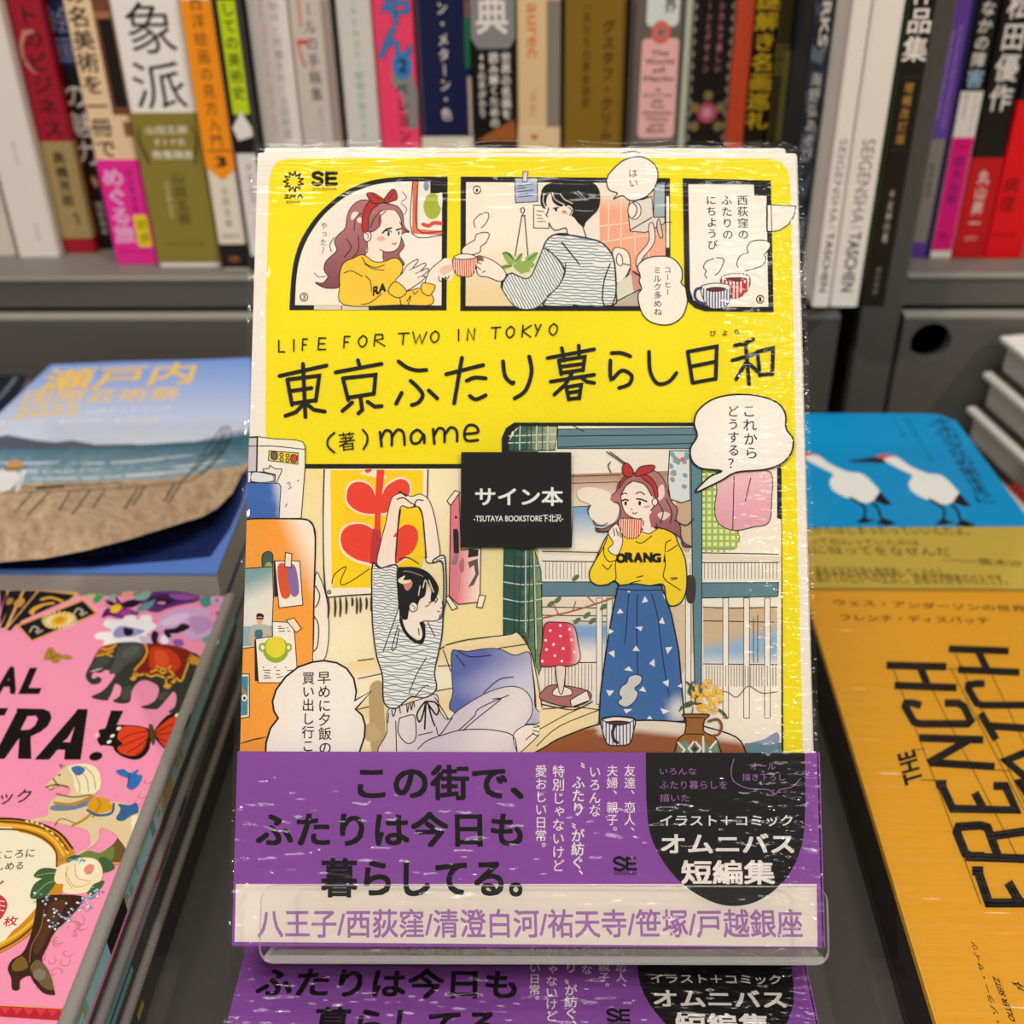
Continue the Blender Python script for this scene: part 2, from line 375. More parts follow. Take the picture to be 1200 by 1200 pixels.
def pink_art(p):
    k1 = (0, 690, 5.714); k2 = (100, 690, 5.714); k3 = (0, 880, 3.75)
    PI = '#ef92b2'; BK = '#15100d'; GO = '#d9a12c'
    # filigree
    rn = random.Random(5)
    for j in range(150):
        x, y = rn.uniform(40, 215), rn.uniform(1010, 1165)
        if x > 262 - (y - 700) * .40 - 12: continue
        p.at(0, 0, 1); R = rn.uniform(4, 9); a0 = rn.uniform(0, 6); t = np.linspace(0, 4.6, 14)
        p._ribbon(np.stack([x + R * (1 - t / 6) * np.cos(t + a0), y + .85 * R * (1 - t / 6) * np.sin(t + a0)], 1), 1.2, lin('#d27888'), True)
    for x, y in ((172, 915), (178, 925), (165, 932), (160, 940), (140, 1040), (130, 1060), (228, 800), (236, 770)):
        t = np.linspace(0, 4.6, 14); p._ribbon(np.stack([x + 6 * (1 - t / 6) * np.cos(t), y + 5 * (1 - t / 6) * np.sin(t)], 1), 1.0, lin('#dd7386'), True)
    # cards
    p.at(*k1)
    p.fill('0 10 45 12 0 150', '#15131a', False).fill('45 12 100 12 0 180 0 250 40 240', '#d9a765', False).fill('60 14 130 14 20 210 0 245 0 190', '#17141c', False)
    p.fill('120 14 250 12 130 240 30 262 0 262', '#17141c', False).fill('150 12 258 10 60 275 25 280', '#d9a765', False).fill('165 14 250 14 50 270', '#17141c', False)
    p.fill('255 10 530 28 500 70 130 200 60 290 30 280', '#d9a765', False).fill('262 14 500 40 470 70 120 225 70 282 44 276', '#17141c', False)
    p.fill('100 245 560 68 660 170 215 355', '#dd9e5c', False).fill('130 250 555 82 640 165 215 345', '#17141c', False)
    p.fill(ell(398, 212, 108, 50, -14), '#d5a63a')
    for a in range(20):
        t = a / 20 * 6.283; p.line([(398 + 58 * math.cos(t), 212 + 28 * math.sin(t)), (398 + 116 * math.cos(t), 212 + 58 * math.sin(t))], 1.6, '#e8d9a8', False)
    p.fill(ell(398, 212, 58, 30, -14), '#e3b02c').fill(ell(400, 210, 34, 20, -14), '#cf8f1c')
    p.lines('200 160 230 130 300 105 360 98|275 75 340 60 420 85', 2.5, '#dba63c').fill('205 165 230 125 300 110 235 150 225 180', '#e0a33a')
    for cx, cy in ((240, 270), (535, 150)): p.lines(f'{cx-40} {cy+20} {cx-15} {cy-15} {cx+20} {cy} {cx} {cy+20}|{cx+10} {cy+30} {cx+45} {cy+10}', 1.5, '#cfc0a0')
    p.fill(ell(130, 95, 42, 26, -35), '#c48a4a').fill(ell(65, 85, 28, 20, -40), '#a8763f')
    # leaf, little butterfly
    p.fill('560 45 620 36 680 40 640 62', '#8fb08a').fill('625 85 660 45 690 50 665 85 640 100', '#3f9e52')
    p.fill('320 400 350 394 375 425 395 440 455 445 490 465 455 478 410 470 390 496 350 498 345 480 300 478 295 460', '#a9822a').lines('345 470 385 445 402 438|330 410 350 460', 1, '#4c3a12')
    # lettering
    p.text('A', (-36, 706), (102, 706), (15, 522), BK, .06); p.text('L', (122, 706), (262, 706), (200, 530), BK, .06)
    p.fill('-40 800 55 800 30 850 0 850 -40 845', BK, False)
    p.fill('112 802 290 806 335 825 345 870 320 920 270 960 205 990 210 1140 120 1140 130 1000 30 1140 -50 1140 115 820', BK, False).fill('185 855 240 852 255 875 232 920 195 945 138 948', PI, False).fill('130 1000 150 990 205 990 205 985 130 975', BK, False)
    p.fill('505 830 520 806 588 808 540 1145 430 1145 436 1080 385 1078 330 1145 232 1145', BK, False).fill('500 925 455 1000 420 1028 446 1028 470 1030', PI, False)
    p.fill('745 816 828 818 745 985 690 985', BK, False).fill(ell(642, 1123, 44, 28, -14), BK)
    p.at(*k2)
    # dark purple flowers
    p.fill('380 40 470 22 600 20 700 32 770 55 740 90 660 105 560 130 480 160 400 140 370 95', '#5b2a6e').fill('420 60 560 40 700 55 730 65 640 80 520 110 450 110', '#3c174c').fill('560 38 690 40 760 60 690 78 600 70', '#8a4f9e').fill('465 90 500 72 560 78 575 96 530 112 480 110', '#1a0f18').fill('475 98 505 88 540 92 520 106', '#d88aa8')
    p.fill('110 195 135 140 175 130 215 150 200 190 160 180', '#5e1c66').fill('135 75 200 95 245 100 235 125 160 110', '#2b1030').fill('200 45 245 95 290 100 280 130 230 120 205 80', '#571a5f').fill('240 100 330 70 380 90 300 130', '#241028').fill('215 160 260 130 330 150 360 170 280 195 200 195', '#7c2f80')
    p.fill(ell(205, 135, 40, 26, -30), '#efc321').fill(ell(270, 165, 36, 20, 0), '#a2408f')
    p.fill('240 30 290 20 330 28 300 55 260 55', '#d99a88').fill('330 60 400 20 440 30 410 70 350 80', '#7fa79a').fill('340 150 370 110 440 85 470 75 440 125 390 150', '#5c8f92').fill('0 60 60 40 110 36 60 60 10 72', '#c9b08a').fill('50 80 75 40 105 45 90 75 65 95', '#3f9e52').fill('150 70 180 40 205 50 180 85', '#7fb29c')
    p.fill('765 80 790 55 840 50 850 95 810 125 775 110', '#4d8a82').fill('840 60 890 50 930 85 900 115 850 110', '#caa0c4').fill(ell(880, 80, 9, 9), '#5b2a6e').fill('870 170 910 145 965 140 940 172', '#275e66').fill('885 255 890 220 930 225 915 280', '#3f7f7c').fill('780 345 820 300 890 290 870 340 830 380', '#6f9e92').fill('800 370 850 345 900 350 860 400 830 410', '#9db7a8')
    # white anemone
    p.fill('60 320 90 295 150 290 180 280 120 245 150 205 240 210 270 185 330 180 350 215 380 180 440 185 450 230 480 250 440 290 410 310 450 350 430 375 330 360 230 390 120 390 130 350 80 340', '#eee9ec').fill('185 300 210 265 250 250 330 265 400 285 330 320 260 325 205 330', '#9c92c8').fill('255 290 262 262 290 265 320 275 315 310 275 318', '#171228').fill('360 320 430 330 450 375 390 375', '#cbbbd8')
    # mauve anemone
    p.fill('480 250 500 195 560 160 640 130 740 125 840 145 835 195 865 240 840 300 760 340 700 345 640 300 590 330 560 370 520 372 490 330 520 290 460 280', '#cfa4d2').fill('500 230 600 175 700 170 650 220 560 250', '#dcbfe0').fill('700 200 800 190 860 240 800 290 730 300', '#b98fc2').fill('530 300 530 275 600 265 650 235 700 250 690 270 620 300 570 305 580 325 545 330', '#1e1420').fill('440 330 455 285 490 300 480 350 500 372 460 374', '#221428').fill('590 345 640 340 660 380 600 380', '#8a5aa6').fill('500 345 530 310 560 360 520 372', '#f0e8f2')
    # elephant
    EL = '#34352f'
    p.fill('180 370 260 360 340 358 400 372 500 372 600 385 700 420 760 450 800 520 780 600 730 640 715 740 690 830 560 830 600 790 610 720 590 690 560 720 510 780 470 808 370 795 440 770 480 730 490 660 430 620 380 615 340 640 310 690 300 755 250 770 185 755 230 720 240 660 200 640 180 690 160 730 140 750 40 728 110 690 160 640 200 570 140 545 100 565 60 560 42 590 60 605 85 590 110 610 90 635 45 642 10 610 5 570 40 500 70 440 110 390', EL)
    p.fill('210 425 240 380 310 360 370 365 390 400 375 450 320 490 260 520 230 560 160 570 190 500', '#4b4c46').fill('240 440 280 400 330 385 360 400 340 440 270 470', '#5b5b54').fill('40 530 80 470 140 450 170 480 110 530 60 560', '#45463d').fill('25 560 70 545 120 535 80 550', '#d9d0b0').fill('480 730 520 690 560 700 520 750', '#4d4d40').fill('240 680 300 650 310 690 290 740 250 740', '#484838').fill('690 620 760 560 790 560 740 620', '#191a18')
    p.fill('75 440 120 390 200 372 185 420 120 450', '#a04a1e').lines('75 452 130 440 185 420|110 400 150 410 205 380|140 440 180 455', 2, GO)
    p.fill('400 372 500 372 620 388 700 420 720 450 680 490 660 560 620 610 560 580 520 560 440 580 390 570 350 590 330 560 370 480 400 430', '#7f2014').fill('440 400 520 395 600 430 640 500 600 560 540 545 470 550 430 520', '#c33a1c').fill('470 420 540 430 560 500 500 540 470 500', '#d9502a')
    p.lines('400 375 415 420 390 480 345 530 330 560 360 580 400 570|330 560 320 605 345 585|400 570 440 590 480 580 540 600 590 590 640 620 670 560 690 500 710 445|440 560 500 540 560 550 600 600 560 660|480 520 520 570 570 520|690 480 720 500 780 505|710 450 750 470 790 490|540 600 550 650 600 620', 2.4, GO)
    p.fill(ell(320, 605, 20, 12), GO).fill(ell(550, 655, 26, 16), GO).fill(ell(590, 625, 16, 10), GO).fill('700 470 740 455 790 490 740 515', '#c98a28')
    # monarch butterfly
    p.fill('100 985 90 950 140 935 200 915 300 915 380 925 430 945 440 1000 420 1090 350 1145 260 1130 200 1090 185 1060 130 1050 100 1050 80 1010', BK).fill('215 1000 250 930 330 925 410 945 420 1000 390 1080 330 1120 250 1110 215 1070 250 1040', '#d8401a').lines('420 960 330 970 240 1010|420 980 330 1020 240 1060|420 1000 350 1060 280 1100|415 1010 390 1070 340 1110', 1, '#5a160c')
    p.fill('460 965 500 900 570 840 690 825 700 880 640 1000 600 1100 540 1080 480 1020', BK).fill('470 960 520 905 590 860 650 880 660 920 620 1040 590 1090 530 1060 490 1010', '#d8401a').lines('470 970 560 920 650 890|470 980 560 970 640 950|480 1000 560 1030 610 1050', 1, '#5a160c')
    p.fill('425 920 450 915 470 1000 455 1050 435 1000', '#4d4326')
    for x, y in ((225, 938), (182, 988), (160, 1028), (615, 848), (645, 855)): p.fill(ell(x, y, 17, 10, -30), '#efe6d2')
    p.fill('60 990 85 960 85 1000', '#efd9b0', False)
    p.at(*k3)
    # horse
    H1 = '#dcc79a'
    p.fill('200 165 215 140 250 110 275 75 330 60 400 60 435 90 445 150 420 190 410 230 480 225 560 235 620 265 630 330 605 380 580 420 578 470 545 490 555 420 520 380 480 350 440 345 430 400 350 460 325 480 330 460 385 430 400 400 380 350 300 330 200 310 120 330 60 365 45 385 25 380 40 350 90 325 150 300 210 285 215 240 250 205 300 195 310 165 270 150 220 175', H1)
    p.fill('300 75 370 58 430 85 445 150 420 185 350 190 330 165 320 110', '#efe2bb').lines('340 80 380 120 390 180|370 70 410 110 420 170|330 100 350 150 350 185', 1.2, '#b39a62').fill('315 75 350 68 375 85 350 110 325 100', '#3f6da0').lines('205 160 250 150 300 160|235 125 255 155|250 190 320 205 400 195', 2, '#8f6f2c')
    p.fill('220 250 260 235 330 240 400 205 410 230 330 260 240 265', '#6d7f92').fill('400 215 440 205 480 220 490 260 420 280 385 250', '#d99b1c').lines('240 230 320 235 410 200|400 280 360 310 320 330|410 290 440 240 430 210', 3, '#b8862a').lines('385 262 430 285 490 275 500 235', 3, '#3f5f8c')
    p.fill('510 300 530 260 520 235 570 240 600 230 610 270 580 285 540 310', '#35608f').fill('580 290 630 300 620 370 590 390 580 340', '#efe2bb').lines('130 330 200 345 150 400 140 375|130 345 170 400 200 410', 5, H1).lines('150 400 200 415', 3, '#6b5a35').lines('40 372 30 380', 4, '#3d3020')
    p.fill('440 460 500 410 520 385 550 420 550 490 470 490', '#6b5228').fill('330 470 390 440 440 450 500 420 480 490 330 490', '#6d7f3f').fill('590 420 620 370 615 450 585 480', '#66743a').line('250 497 570 497', 3, '#d98a4a').lines('545 480 560 430 530 385|575 470 580 400 560 370', 4.5, H1)
    p.fill('510 90 545 82 572 100 610 82 600 105 625 110 610 150 580 172 560 160 565 125 530 110', '#2f6db0').line('572 100 560 160', 1.2, '#17324f')
    p.fill(ell(262, 108, 6, 4), '#3d3020').lines('200 160 225 172 245 150|275 80 262 62 285 72|240 330 270 300 330 320', 1.1, '#7d6332')
    # frame
    c = (-40, 600)
    p.fill('-20 296 80 300 180 320 260 355 310 410 330 470 300 560 240 680 180 760 90 840 -20 895 -20 830 60 790 130 725 190 650 240 560 255 490 230 430 170 385 90 360 -20 352', '#c98a1c').fill('-20 352 90 360 170 385 230 430 255 490 240 560 190 650 130 725 60 790 -20 830', '#efe4c8')
    p.lines('-10 312 90 318 180 338 250 375 300 440|-10 345 100 352 190 385 245 440 250 510|-10 880 80 830 170 750 230 670', 2.2, '#6f4010').lines('-10 300 80 303 185 325 265 365 318 430', 2.4, '#2d1a0a').lines('-10 328 90 334 175 354 240 398 280 460|-10 858 80 806 150 745', 3.5, '#e8b53a')
    for k_ in range(9): p.fill(ell(120 + k_ * 22, 312 + k_ * k_ * 2.1, 9, 5, 20 + 4 * k_), '#e6cf8e')
    p.text('ところに', (-28, 478), (150, 468), (-20, 442), '#2b211a', .01); p.text('しめる', (-15, 528), (100, 523), (-8, 494), '#2b211a', .01); p.text('ック', (-4, 238), (130, 228), (10, 178), '#2b211a', .0)
    p.text('枚', (12, 775), (75, 770), (22, 732), '#c23a48', .02).fill('-20 640 10 640 32 670 25 710 0 745 -20 745', '#c23a48').lines('-10 660 20 665|-10 680 22 685|-10 700 18 705', 1, '#efe4c8').line('-10 595 15 575', 2, '#c23a48')
    # boot
    p.fill('180 640 360 640 345 690 290 750 240 800 210 860 185 920 215 980 240 1060 235 1075 190 1065 150 1020 130 990 90 1010 85 1050 55 1050 50 1000 35 960 55 920 100 890 130 830 150 750 160 690', '#3c2416').fill('225 670 290 660 270 720 220 800 190 860 160 900 150 860 190 760', '#55341f').fill('60 930 100 905 125 950 90 970 55 965', '#7a5a26').fill('135 950 170 920 215 970 235 1050 190 1040 150 990', '#6d5a36').lines('195 700 180 780 140 860 130 930', 1.2, '#8a6436').fill(ell(175, 985, 28, 26), '#7d7464')
    # rose and leaves
    for s_ in ('150 555 180 520 240 520 290 545 220 565', '135 650 150 590 200 560 250 570 200 640', '440 470 480 480 505 515 470 535 430 530', '290 480 330 460 360 470 320 500', '390 600 430 580 460 575 430 620 390 640'): p.fill(s_, '#3f5f38')
    p.lines('150 640 200 590 240 575|160 552 220 540 280 545', 1.2, '#7f9a68')
    p.fill('240 560 260 510 310 490 350 472 420 478 450 520 445 570 410 590 380 625 310 632 275 620 280 590 250 585', '#f0dcb6').fill('345 500 380 480 420 490 430 530 400 560 350 555', '#f4e6c8').fill('370 520 395 500 415 510 405 540 380 545', '#e08a6c').lines('290 540 330 600 400 585|330 500 340 560 400 575|300 510 290 560 320 610', 1.0, '#c9a878')
    rn = random.Random(2)
    for j in range(75):
        t = rn.random(); x, y = 440 - 200 * t + rn.gauss(0, 22), 600 + 170 * t + rn.gauss(0, 16)
        if j > 50: x, y = 150 + rn.random() * 120, 735 - rn.random() * 100 + rn.gauss(0, 8)
        if j > 64: x, y = 270 + rn.random() * 110, 480 + rn.random() * 14; 
        p.fill(ell(x, y, 6, 5, 0, 8), rn.choice(['#a9bfcf', '#7fa2c4', '#e6e3d8', '#6f8fae']))
    p.fill('0 1120 318 1136 308 1190 0 1170', '#b8242f', False).line('0 1122 318 1138', 1.2, '#d9a24a')
    for j in range(6): p.fill(f'{j*52} {1128+j*2.6} {j*52+50} {1130+j*2.6} {j*52+24} {1160+j*2.6}', '#d13c44', False)

def seaside_art(q):
    q.at(0, 380, 3.53)
    def sky(x, y, b):
        t = min(max((y - 425) / 95, 0), 1); return mixc(lin('#7c9fe6'), lin('#d6dfec'), t)
    q.fill('-320 480 -120 480 210 168 500 155 800 148 1010 140 1040 140 1036 470 560 500 330 520 -320 520', '#8fb0ea', False, fn=sky)
    q.fill('-320 495 -100 480 30 458 150 480 230 488 300 480 400 498 560 495 560 510 -320 515', '#595b70', False).fill('780 490 930 455 1040 430 1040 470 800 492', '#8f9fc4', False)
    def sea(x, y, b):
        n = .5 + .5 * math.sin(y * 1.9 + math.sin(x * .07) * 2 + x * .01); t = min(max((y - 520) / 45, 0), 1); return mixc(mixc(lin('#33677c'), lin('#7fa3b4'), t), lin('#c3d3da'), .45 * n * t)
    q.fill('-320 512 330 512 560 500 800 488 1040 455 1036 580 900 600 700 640 330 652 -320 675', '#4d7f92', False, fn=sea)
    def sand(x, y, b):
        n = math.sin(x * .55 + 2.1 * math.sin(y * .5)) * math.sin(y * 1.1 + 1.7 * math.sin(x * .23)); n2 = math.sin(x * 1.3 + y * .9) * math.sin(y * 1.7 - x * .8); return mixc(lin('#d2b694'), lin('#94785c'), min(max(.42 + .3 * n + .25 * n2, 0), 1))
    q.fill('-320 672 330 650 700 638 900 598 1036 576 1030 590 1000 620 960 700 900 760 840 795 700 838 540 888 360 935 180 970 0 985 -320 992', '#b3916d', False, fn=sand)
    W2 = '#e9e4de'
    for x, y, rx, ry in ((90, 430, 60, 14), (160, 455, 40, 12), (250, 470, 70, 12), (420, 478, 80, 10), (330, 450, 40, 9)): q.fill(ell(x, y, rx, ry), '#ccd6ea')
    q.line('40 512 300 510 560 500 800 490 1030 455', .8, '#234c5e')
    for s_ in ('0 600 200 610 420 600', '120 640 400 635 700 618', '300 575 520 570 800 540', '600 600 780 585 950 560', '-50 570 120 575 240 570', '480 625 700 612 860 590'): q.line(s_, 1.5, '#dfe6e8', taper=True)
    # steel boat frame
    B = '#2b2a2c'
    q.lines('0 695 240 690 480 678 740 655 800 640 860 590 930 510 955 470 950 430 930 425 900 450 830 550 780 625 740 655|760 640 860 545 920 470 940 430|810 600 870 540 945 480|830 625 900 560 958 475|860 500 950 480|840 545 930 530|920 425 905 540', 1.2, B)
    q.lines('130 700 65 775|200 697 115 790|290 692 245 770|370 690 300 785|435 683 385 760|570 680 515 765|600 670 550 748|725 655 680 732|748 658 695 742', 1.7, '#2a2725').line('0 680 250 668 500 660', 1.2, B)
    q.line('155 678 262 670', 3.4, '#2c211b', False)
    q.fill('-10 612 20 604 60 598 100 600 108 612 96 640 78 690 62 688 70 650 40 685 -10 690', '#e6e4e6').fill('14 596 36 588 100 586 108 596 60 608 24 606', '#8a5f36', True).fill('28 592 40 566 78 562 98 588 60 594', '#c49a66').line('92 615 70 690', 1, '#9a9aa0')
    # title
    YL = '#f2c95e'
    q.text('瀬戸内', (150, 284), (790, 246), (205, 190), '#c9a05c', .02); q.text('瀬戸内', (152, 280), (790, 244), (207, 188), YL, .02); q.text('国際芸術祭', (82, 335), (735, 316), (118, 276), YL, .01); q.text('2025', (45, 392), (318, 374), (68, 346), YL, .02)
    q.text('公式ガイドブック', (350, 374), (705, 358), (358, 350), W2, .005); q.text('瀬戸内の島々をめぐる芸術の旅へ。完全保存版', (215, 194), (705, 184), (225, 170), '#b9ccf0', 0)
    for x, w_ in ((0, 180), (245, 175), (475, 180)): q.text('● 春夏秋の会期', (x, 418 - x * .014), (x + w_, 412 - x * .014), (x + 4, 398 - x * .014), W2, .01)
    q.text('Official Guide Book', (862, 760), (960, 600), (878, 765), '#d9c6a8')

# ------------------------------------------------------------ fixture: display table, bookcase, drawers
DARK = '#55524d'
for nm, v, hx in (('floor', ((-2.5, -2.5, -.8), (2.5, -2.5, -.8), (2.5, .86, -.8), (-2.5, .86, -.8)), '#6d655c'), ('wall_back', ((-2.5, .86, -.8), (2.5, .86, -.8), (2.5, .86, 2.6), (-2.5, .86, 2.6)), '#8b857c')):
    mb = MB(); mb.add(v, [(0, 1, 2, 3)], lin(hx)); w_ = mb.build(nm, M_LAMINATE); w_['kind'] = 'structure'
LOW = -.032      # the table steps down at the back right
mb = MB(); mb.rbox(-.62, -.12, -.80, .072, .80, 0, .003, DARK, 0).rbox(.0721, -.12, -.80, .62, .3655, 0, .003, DARK, 0).rbox(.0721, .3656, -.80, .62, .80, LOW, .002, DARK, 0)
tb = mb.build('display_table', M_LAMINATE); tb['label'] = 'dark grey laminate display table under the stacks of books'; tb['category'] = 'table'

YF = .56; ZS = float(hit_y(150, 323.5, YF)[2]); ZR = float(hit_y(150, 362, YF)[2])
case = thing('bookcase', 'dark grey laminate bookcase with a row of upright books on its shelf', 'bookcase', T((0, YF, 0)))
XU0, XU1 = float(hit_y(1002, 400, YF)[0]), float(hit_y(1049, 400, YF)[0])
for a, b in ((-.60, XU0 - .0005), (XU1 + .0005, .60)):
    mb = MB(); mb.rbox(a, .0, ZS - .004, b, .198, ZS, .0012, '#77726b', 0); mb.box(a, -.0004, ZS - .0022, b, .0, ZS - .0002, '#a8a299'); mb.build('shelf_board', M_LAMINATE, case)
    mb = MB(); mb.rbox(a, .001, ZR, b, .018, ZS - .0042, .001, '#5b5853', 0); mb.build('front_rail', M_LAMINATE, case)
mb = MB(); mb.rbox(XU0, -.002, LOW + .0002, XU1, .198, .52, .0012, '#595651', 2); mb.build('upright_panel', M_LAMINATE, case)
for x in (-.618, .6005):
    mb = MB(); mb.rbox(x, 0, .0002 + (LOW if x > 0 else 0), x + .0175, .198, .52, .0012, '#595651', 2); mb.build('side_panel', M_LAMINATE, case)
mb = MB(); mb.box(-.618, .199, .0002, .618, .207, .52, '#3a3835'); mb.build('back_panel', M_LAMINATE, case)
mb = MB(); mb.box(-.60, .01, .502, XU0 - .001, .198, .52, '#595651').box(XU1 + .001, .01, .502, .60, .198, .52, '#595651'); mb.build('top_board', M_LAMINATE, case)

ZD = float(hit_y(150, 372.5, YF - .004)[2])
def drawer(x0, x1, holes, label, base=0):
    r = thing('drawer', label, 'drawer', T(((x0 + x1) / 2, YF - .004, 0)), 'drawers under the shelf')
    w = (x1 - x0) / 2; z0 = base + .0015; z1 = ZD; th = .008; rad = .0105
    outl = [Vector((-w, 0, z0)), Vector((w, 0, z0)), Vector((w, 0, z1)), Vector((-w, 0, z1))]
    loops = [outl]; mb = MB()
    for hx, hz in holes:
        loops.append([Vector((hx + rad * math.cos(-k * math.pi / 16), 0, hz + rad * math.sin(-k * math.pi / 16))) for k in range(32)])
    flat = [v for l in loops for v in l]; P = np.array([tuple(v) for v in flat]); tr = tessellate_polygon(loops); c = '#5d5a55'
    f = []
    for t in tr:
        A, B = P[t[1]] - P[t[0]], P[t[2]] - P[t[0]]
        f.append(t if np.cross(A, B)[1] < 0 else (t[0], t[2], t[1]))
    mb.add(P, f, lin(c)); mb.add(P + (0, th, 0), [q[::-1] for q in f], lin(c))
    k = 0
    for li, l in enumerate(loops):
        n = len(l); v = np.vstack([P[k:k + n], P[k:k + n] + (0, th, 0)])
        mb.add(v, [(i, (i + 1) % n, (i + 1) % n + n, i + n)[::-1] for i in range(n)], lin(c)); k += n
    mb.box(-w, -.0002, z1 - .0012, w, th, z1 + .0002, '#a59f96'); mb.build('drawer_front', M_LAMINATE, r)  # paler strip paints the light caught by the top edge
    mb = MB(); mb.box(-w + .004, th, z0, w - .004, .17, z0 + .004, '#2b2a28').box(-w + .004, th, z0, -w + .008, .17, z1 - .012, '#2b2a28').box(w - .008, th, z0, w - .004, .17, z1 - .012, '#2b2a28').box(-w + .004, .166, z0, w - .004, .17, z1 - .012, '#2b2a28')
    mb.build('drawer_box', M_LAMINATE, r)
    return r
hp = hit_y(1090.5, 401, YF - .004); hp2 = hit_y(922, 404, YF - .004)
xr0 = float(hit_y(1046, 400, YF - .004)[0]); xr0 = max(xr0, XU1 + .0015)
drawer(xr0, .596, [(float(hp[0]) - (xr0 + .596) / 2, float(hp[2]))], 'dark grey drawer front with a round finger hole, right of the upright panel', LOW)
xl1 = float(hit_y(981, 400, YF - .004)[0]); xl0 = -.596
drawer(xl0, xl1, [(float(hp2[0]) - (xl0 + xl1) / 2, float(hp2[2]))], 'wide dark grey drawer front running behind the flat blue seaside guide')

# ------------------------------------------------------------ books upright on the shelf
SPINE_PL = Matrix(((1, 0, 0, 0), (0, 0, -1, 0), (0, 1, 0, 0), (0, 0, 0, 1)))
class Spine:
    last = -9; lim = 9
    def __init__(self, xl, xr, ybot, base, label, h=.21, depth=.15, obi=None, ym=150, front=None, Ys=None, lowz=None):
        xm = (xl + xr) / 2
        Y = Ys or float(hit_z(xm, ybot, ZS)[1])
        self.Y = Y; a, b = float(hit_y(xl, ym, Y)[0]), float(hit_y(xr, ym, Y)[0])
        a = max(a, Spine.last + .0006); b = min(b, Spine.lim); self.w = b - a; Spine.last = b; self.xm = xm
        self.root = thing('book', label, 'book', T(((a + b) / 2, Y, ZS)), 'books standing on the shelf')
        self.cx = (a + b) / 2; w = self.w / 2; self.h = h; self.depth = depth
        self.pr = Print(self.root.matrix_world.copy(), SPINE_PL); t = min(.0018, w * .2); self.pr.z = 3e-5
        r = min(.0016, w * .3)
        # case: rounded spine strip and two boards, as one cover
        self.pr.prism(rrect(-w, 0, w, .006, r)[:, :], .0002, h, base, 2)
        self.pr.box(-w, .004, .0002, -w + t, depth, h, front or base); self.pr.box(w - t, .004, .0002, w, depth, h, front or base)
        mb = MB(); mb.box(-w + t + .0001, .0062, .003, w - t - .0001, depth - .003, h - .003, '#d9cfbf'); mb.build('page_block', M_PAGES_X, self.root)
        self.obi = None
    def px(self, t, y):      # place on the spine: t across it (0..1), height of photo row y
        return ((t - .5) * self.w, float(hit_y(self.xm + (y - 150) * (self.slope()), y, self.Y)[2]) - ZS)
    def slope(self): return -(self.xm - 645) * 4e-4
    def band(self, y0, y1, c):           # paper band round the book, a part of its own
        z0, z1 = max(self.px(.5, y1)[1], .0004), self.px(.5, y0)[1]; w = self.w / 2 + .0002
        self.obi = Print(self.root.matrix_world.copy(), SPINE_PL @ T((0, 0, .0003))); self.obi.z = 3e-5
        self.obi.prism(rrect(-w, -.0003, w, .006, .001), z0, z1, c, 2); return self
    def P(self, o): return self.obi if o else self.pr
    def rect(self, t0, t1, y0, y1, c, o=0):
        p = self.P(o); q = np.array([self.px(t0, y1), self.px(t1, y1), self.px(t1, y0), self.px(t0, y0)]); q[:, 1] = np.clip(q[:, 1], .0004, self.h); p.put(q, [(0, 1, 2), (0, 2, 3)], lin(c)); return self
    def poly(self, pts, c, o=0, sm=False):
        q = np.array([self.px(*k) for k in pts]); q = catmull(q, True, 4) if sm else q
        tr = tessellate_polygon([[Vector((a[0], a[1], 0)) for a in q]]); p = self.P(o); p.put(q, p._orient(q, [tuple(t) for t in tr]), lin(c)); return self
    def col(self, s, t, y0, y1, c, bold=0., wide=1., size=.95, o=0):
        self.P(o).col_uv(s, self.px(t, y0), self.px(t, y1), c, bold, wide, size); return self
    def rot(self, s, t0, t1, y0, y1, c, bold=0., o=0):
        v, tr = text_mesh(s, bold); lo, hi = v.min(0), v.max(0); a = (v - lo) / np.maximum(hi - lo, 1e-6)
        BL, BR, TL = np.array(self.px(t0, y0)), np.array(self.px(t0, y1)), np.array(self.px(t1, y0)); uv = BL + a[:, :1] * (BR - BL) + a[:, 1:] * (TL - BL)
        p = self.P(o); p.put(uv, p._orient(uv, tr), lin(c), 5 if bold > 0 else 1); return self
    def hor(self, s, t0, t1, y0, y1, c, bold=0., o=0):
        v, tr = text_mesh(s, bold); lo, hi = v.min(0), v.max(0); a = (v - lo) / np.maximum(hi - lo, 1e-6)
        BL, BR, TL = np.array(self.px(t0, y1)), np.array(self.px(t1, y1)), np.array(self.px(t0, y0)); uv = BL + a[:, :1] * (BR - BL) + a[:, 1:] * (TL - BL)
        p = self.P(o); p.put(uv, p._orient(uv, tr), lin(c), 5 if bold > 0 else 1); return self
    def done(self, mat=None):
        self.pr.build('cover', mat or M_GLOSS, self.root)
        if self.obi: self.obi.build('paper_band', M_OBI, self.root)
INK = '#1d1916'; WH = '#f1e9df'
s = Spine(-52, -20, 300, '#d9d0c4', 'plain cream book spine cut off by the left edge of the photo'); s.done()
s = Spine(-17, 33, 302, '#ece5da', 'plain white rounded spine with tiny grey lettering, left of the dark red book')
s.col('美術を語る', .55, 165, 195, '#8a857d', 0, .6); s.col('平凡社', .62, 262, 282, '#8a857d', 0, .7); s.done()
s = Spine(34.5, 81, 297, '#a3182f', 'dark red spine with black lettering above a tan paper band', h=.195)
s.col('アートのビジネス', .52, -55, 164, INK, .015, 1.15, .9).poly([(.12, 52), (.3, 36), (.6, 35), (.62, 38), (.35, 41), (.2, 55), (.18, 70), (.4, 85), (.42, 88), (.2, 78), (.1, 65)], '#c8907c')
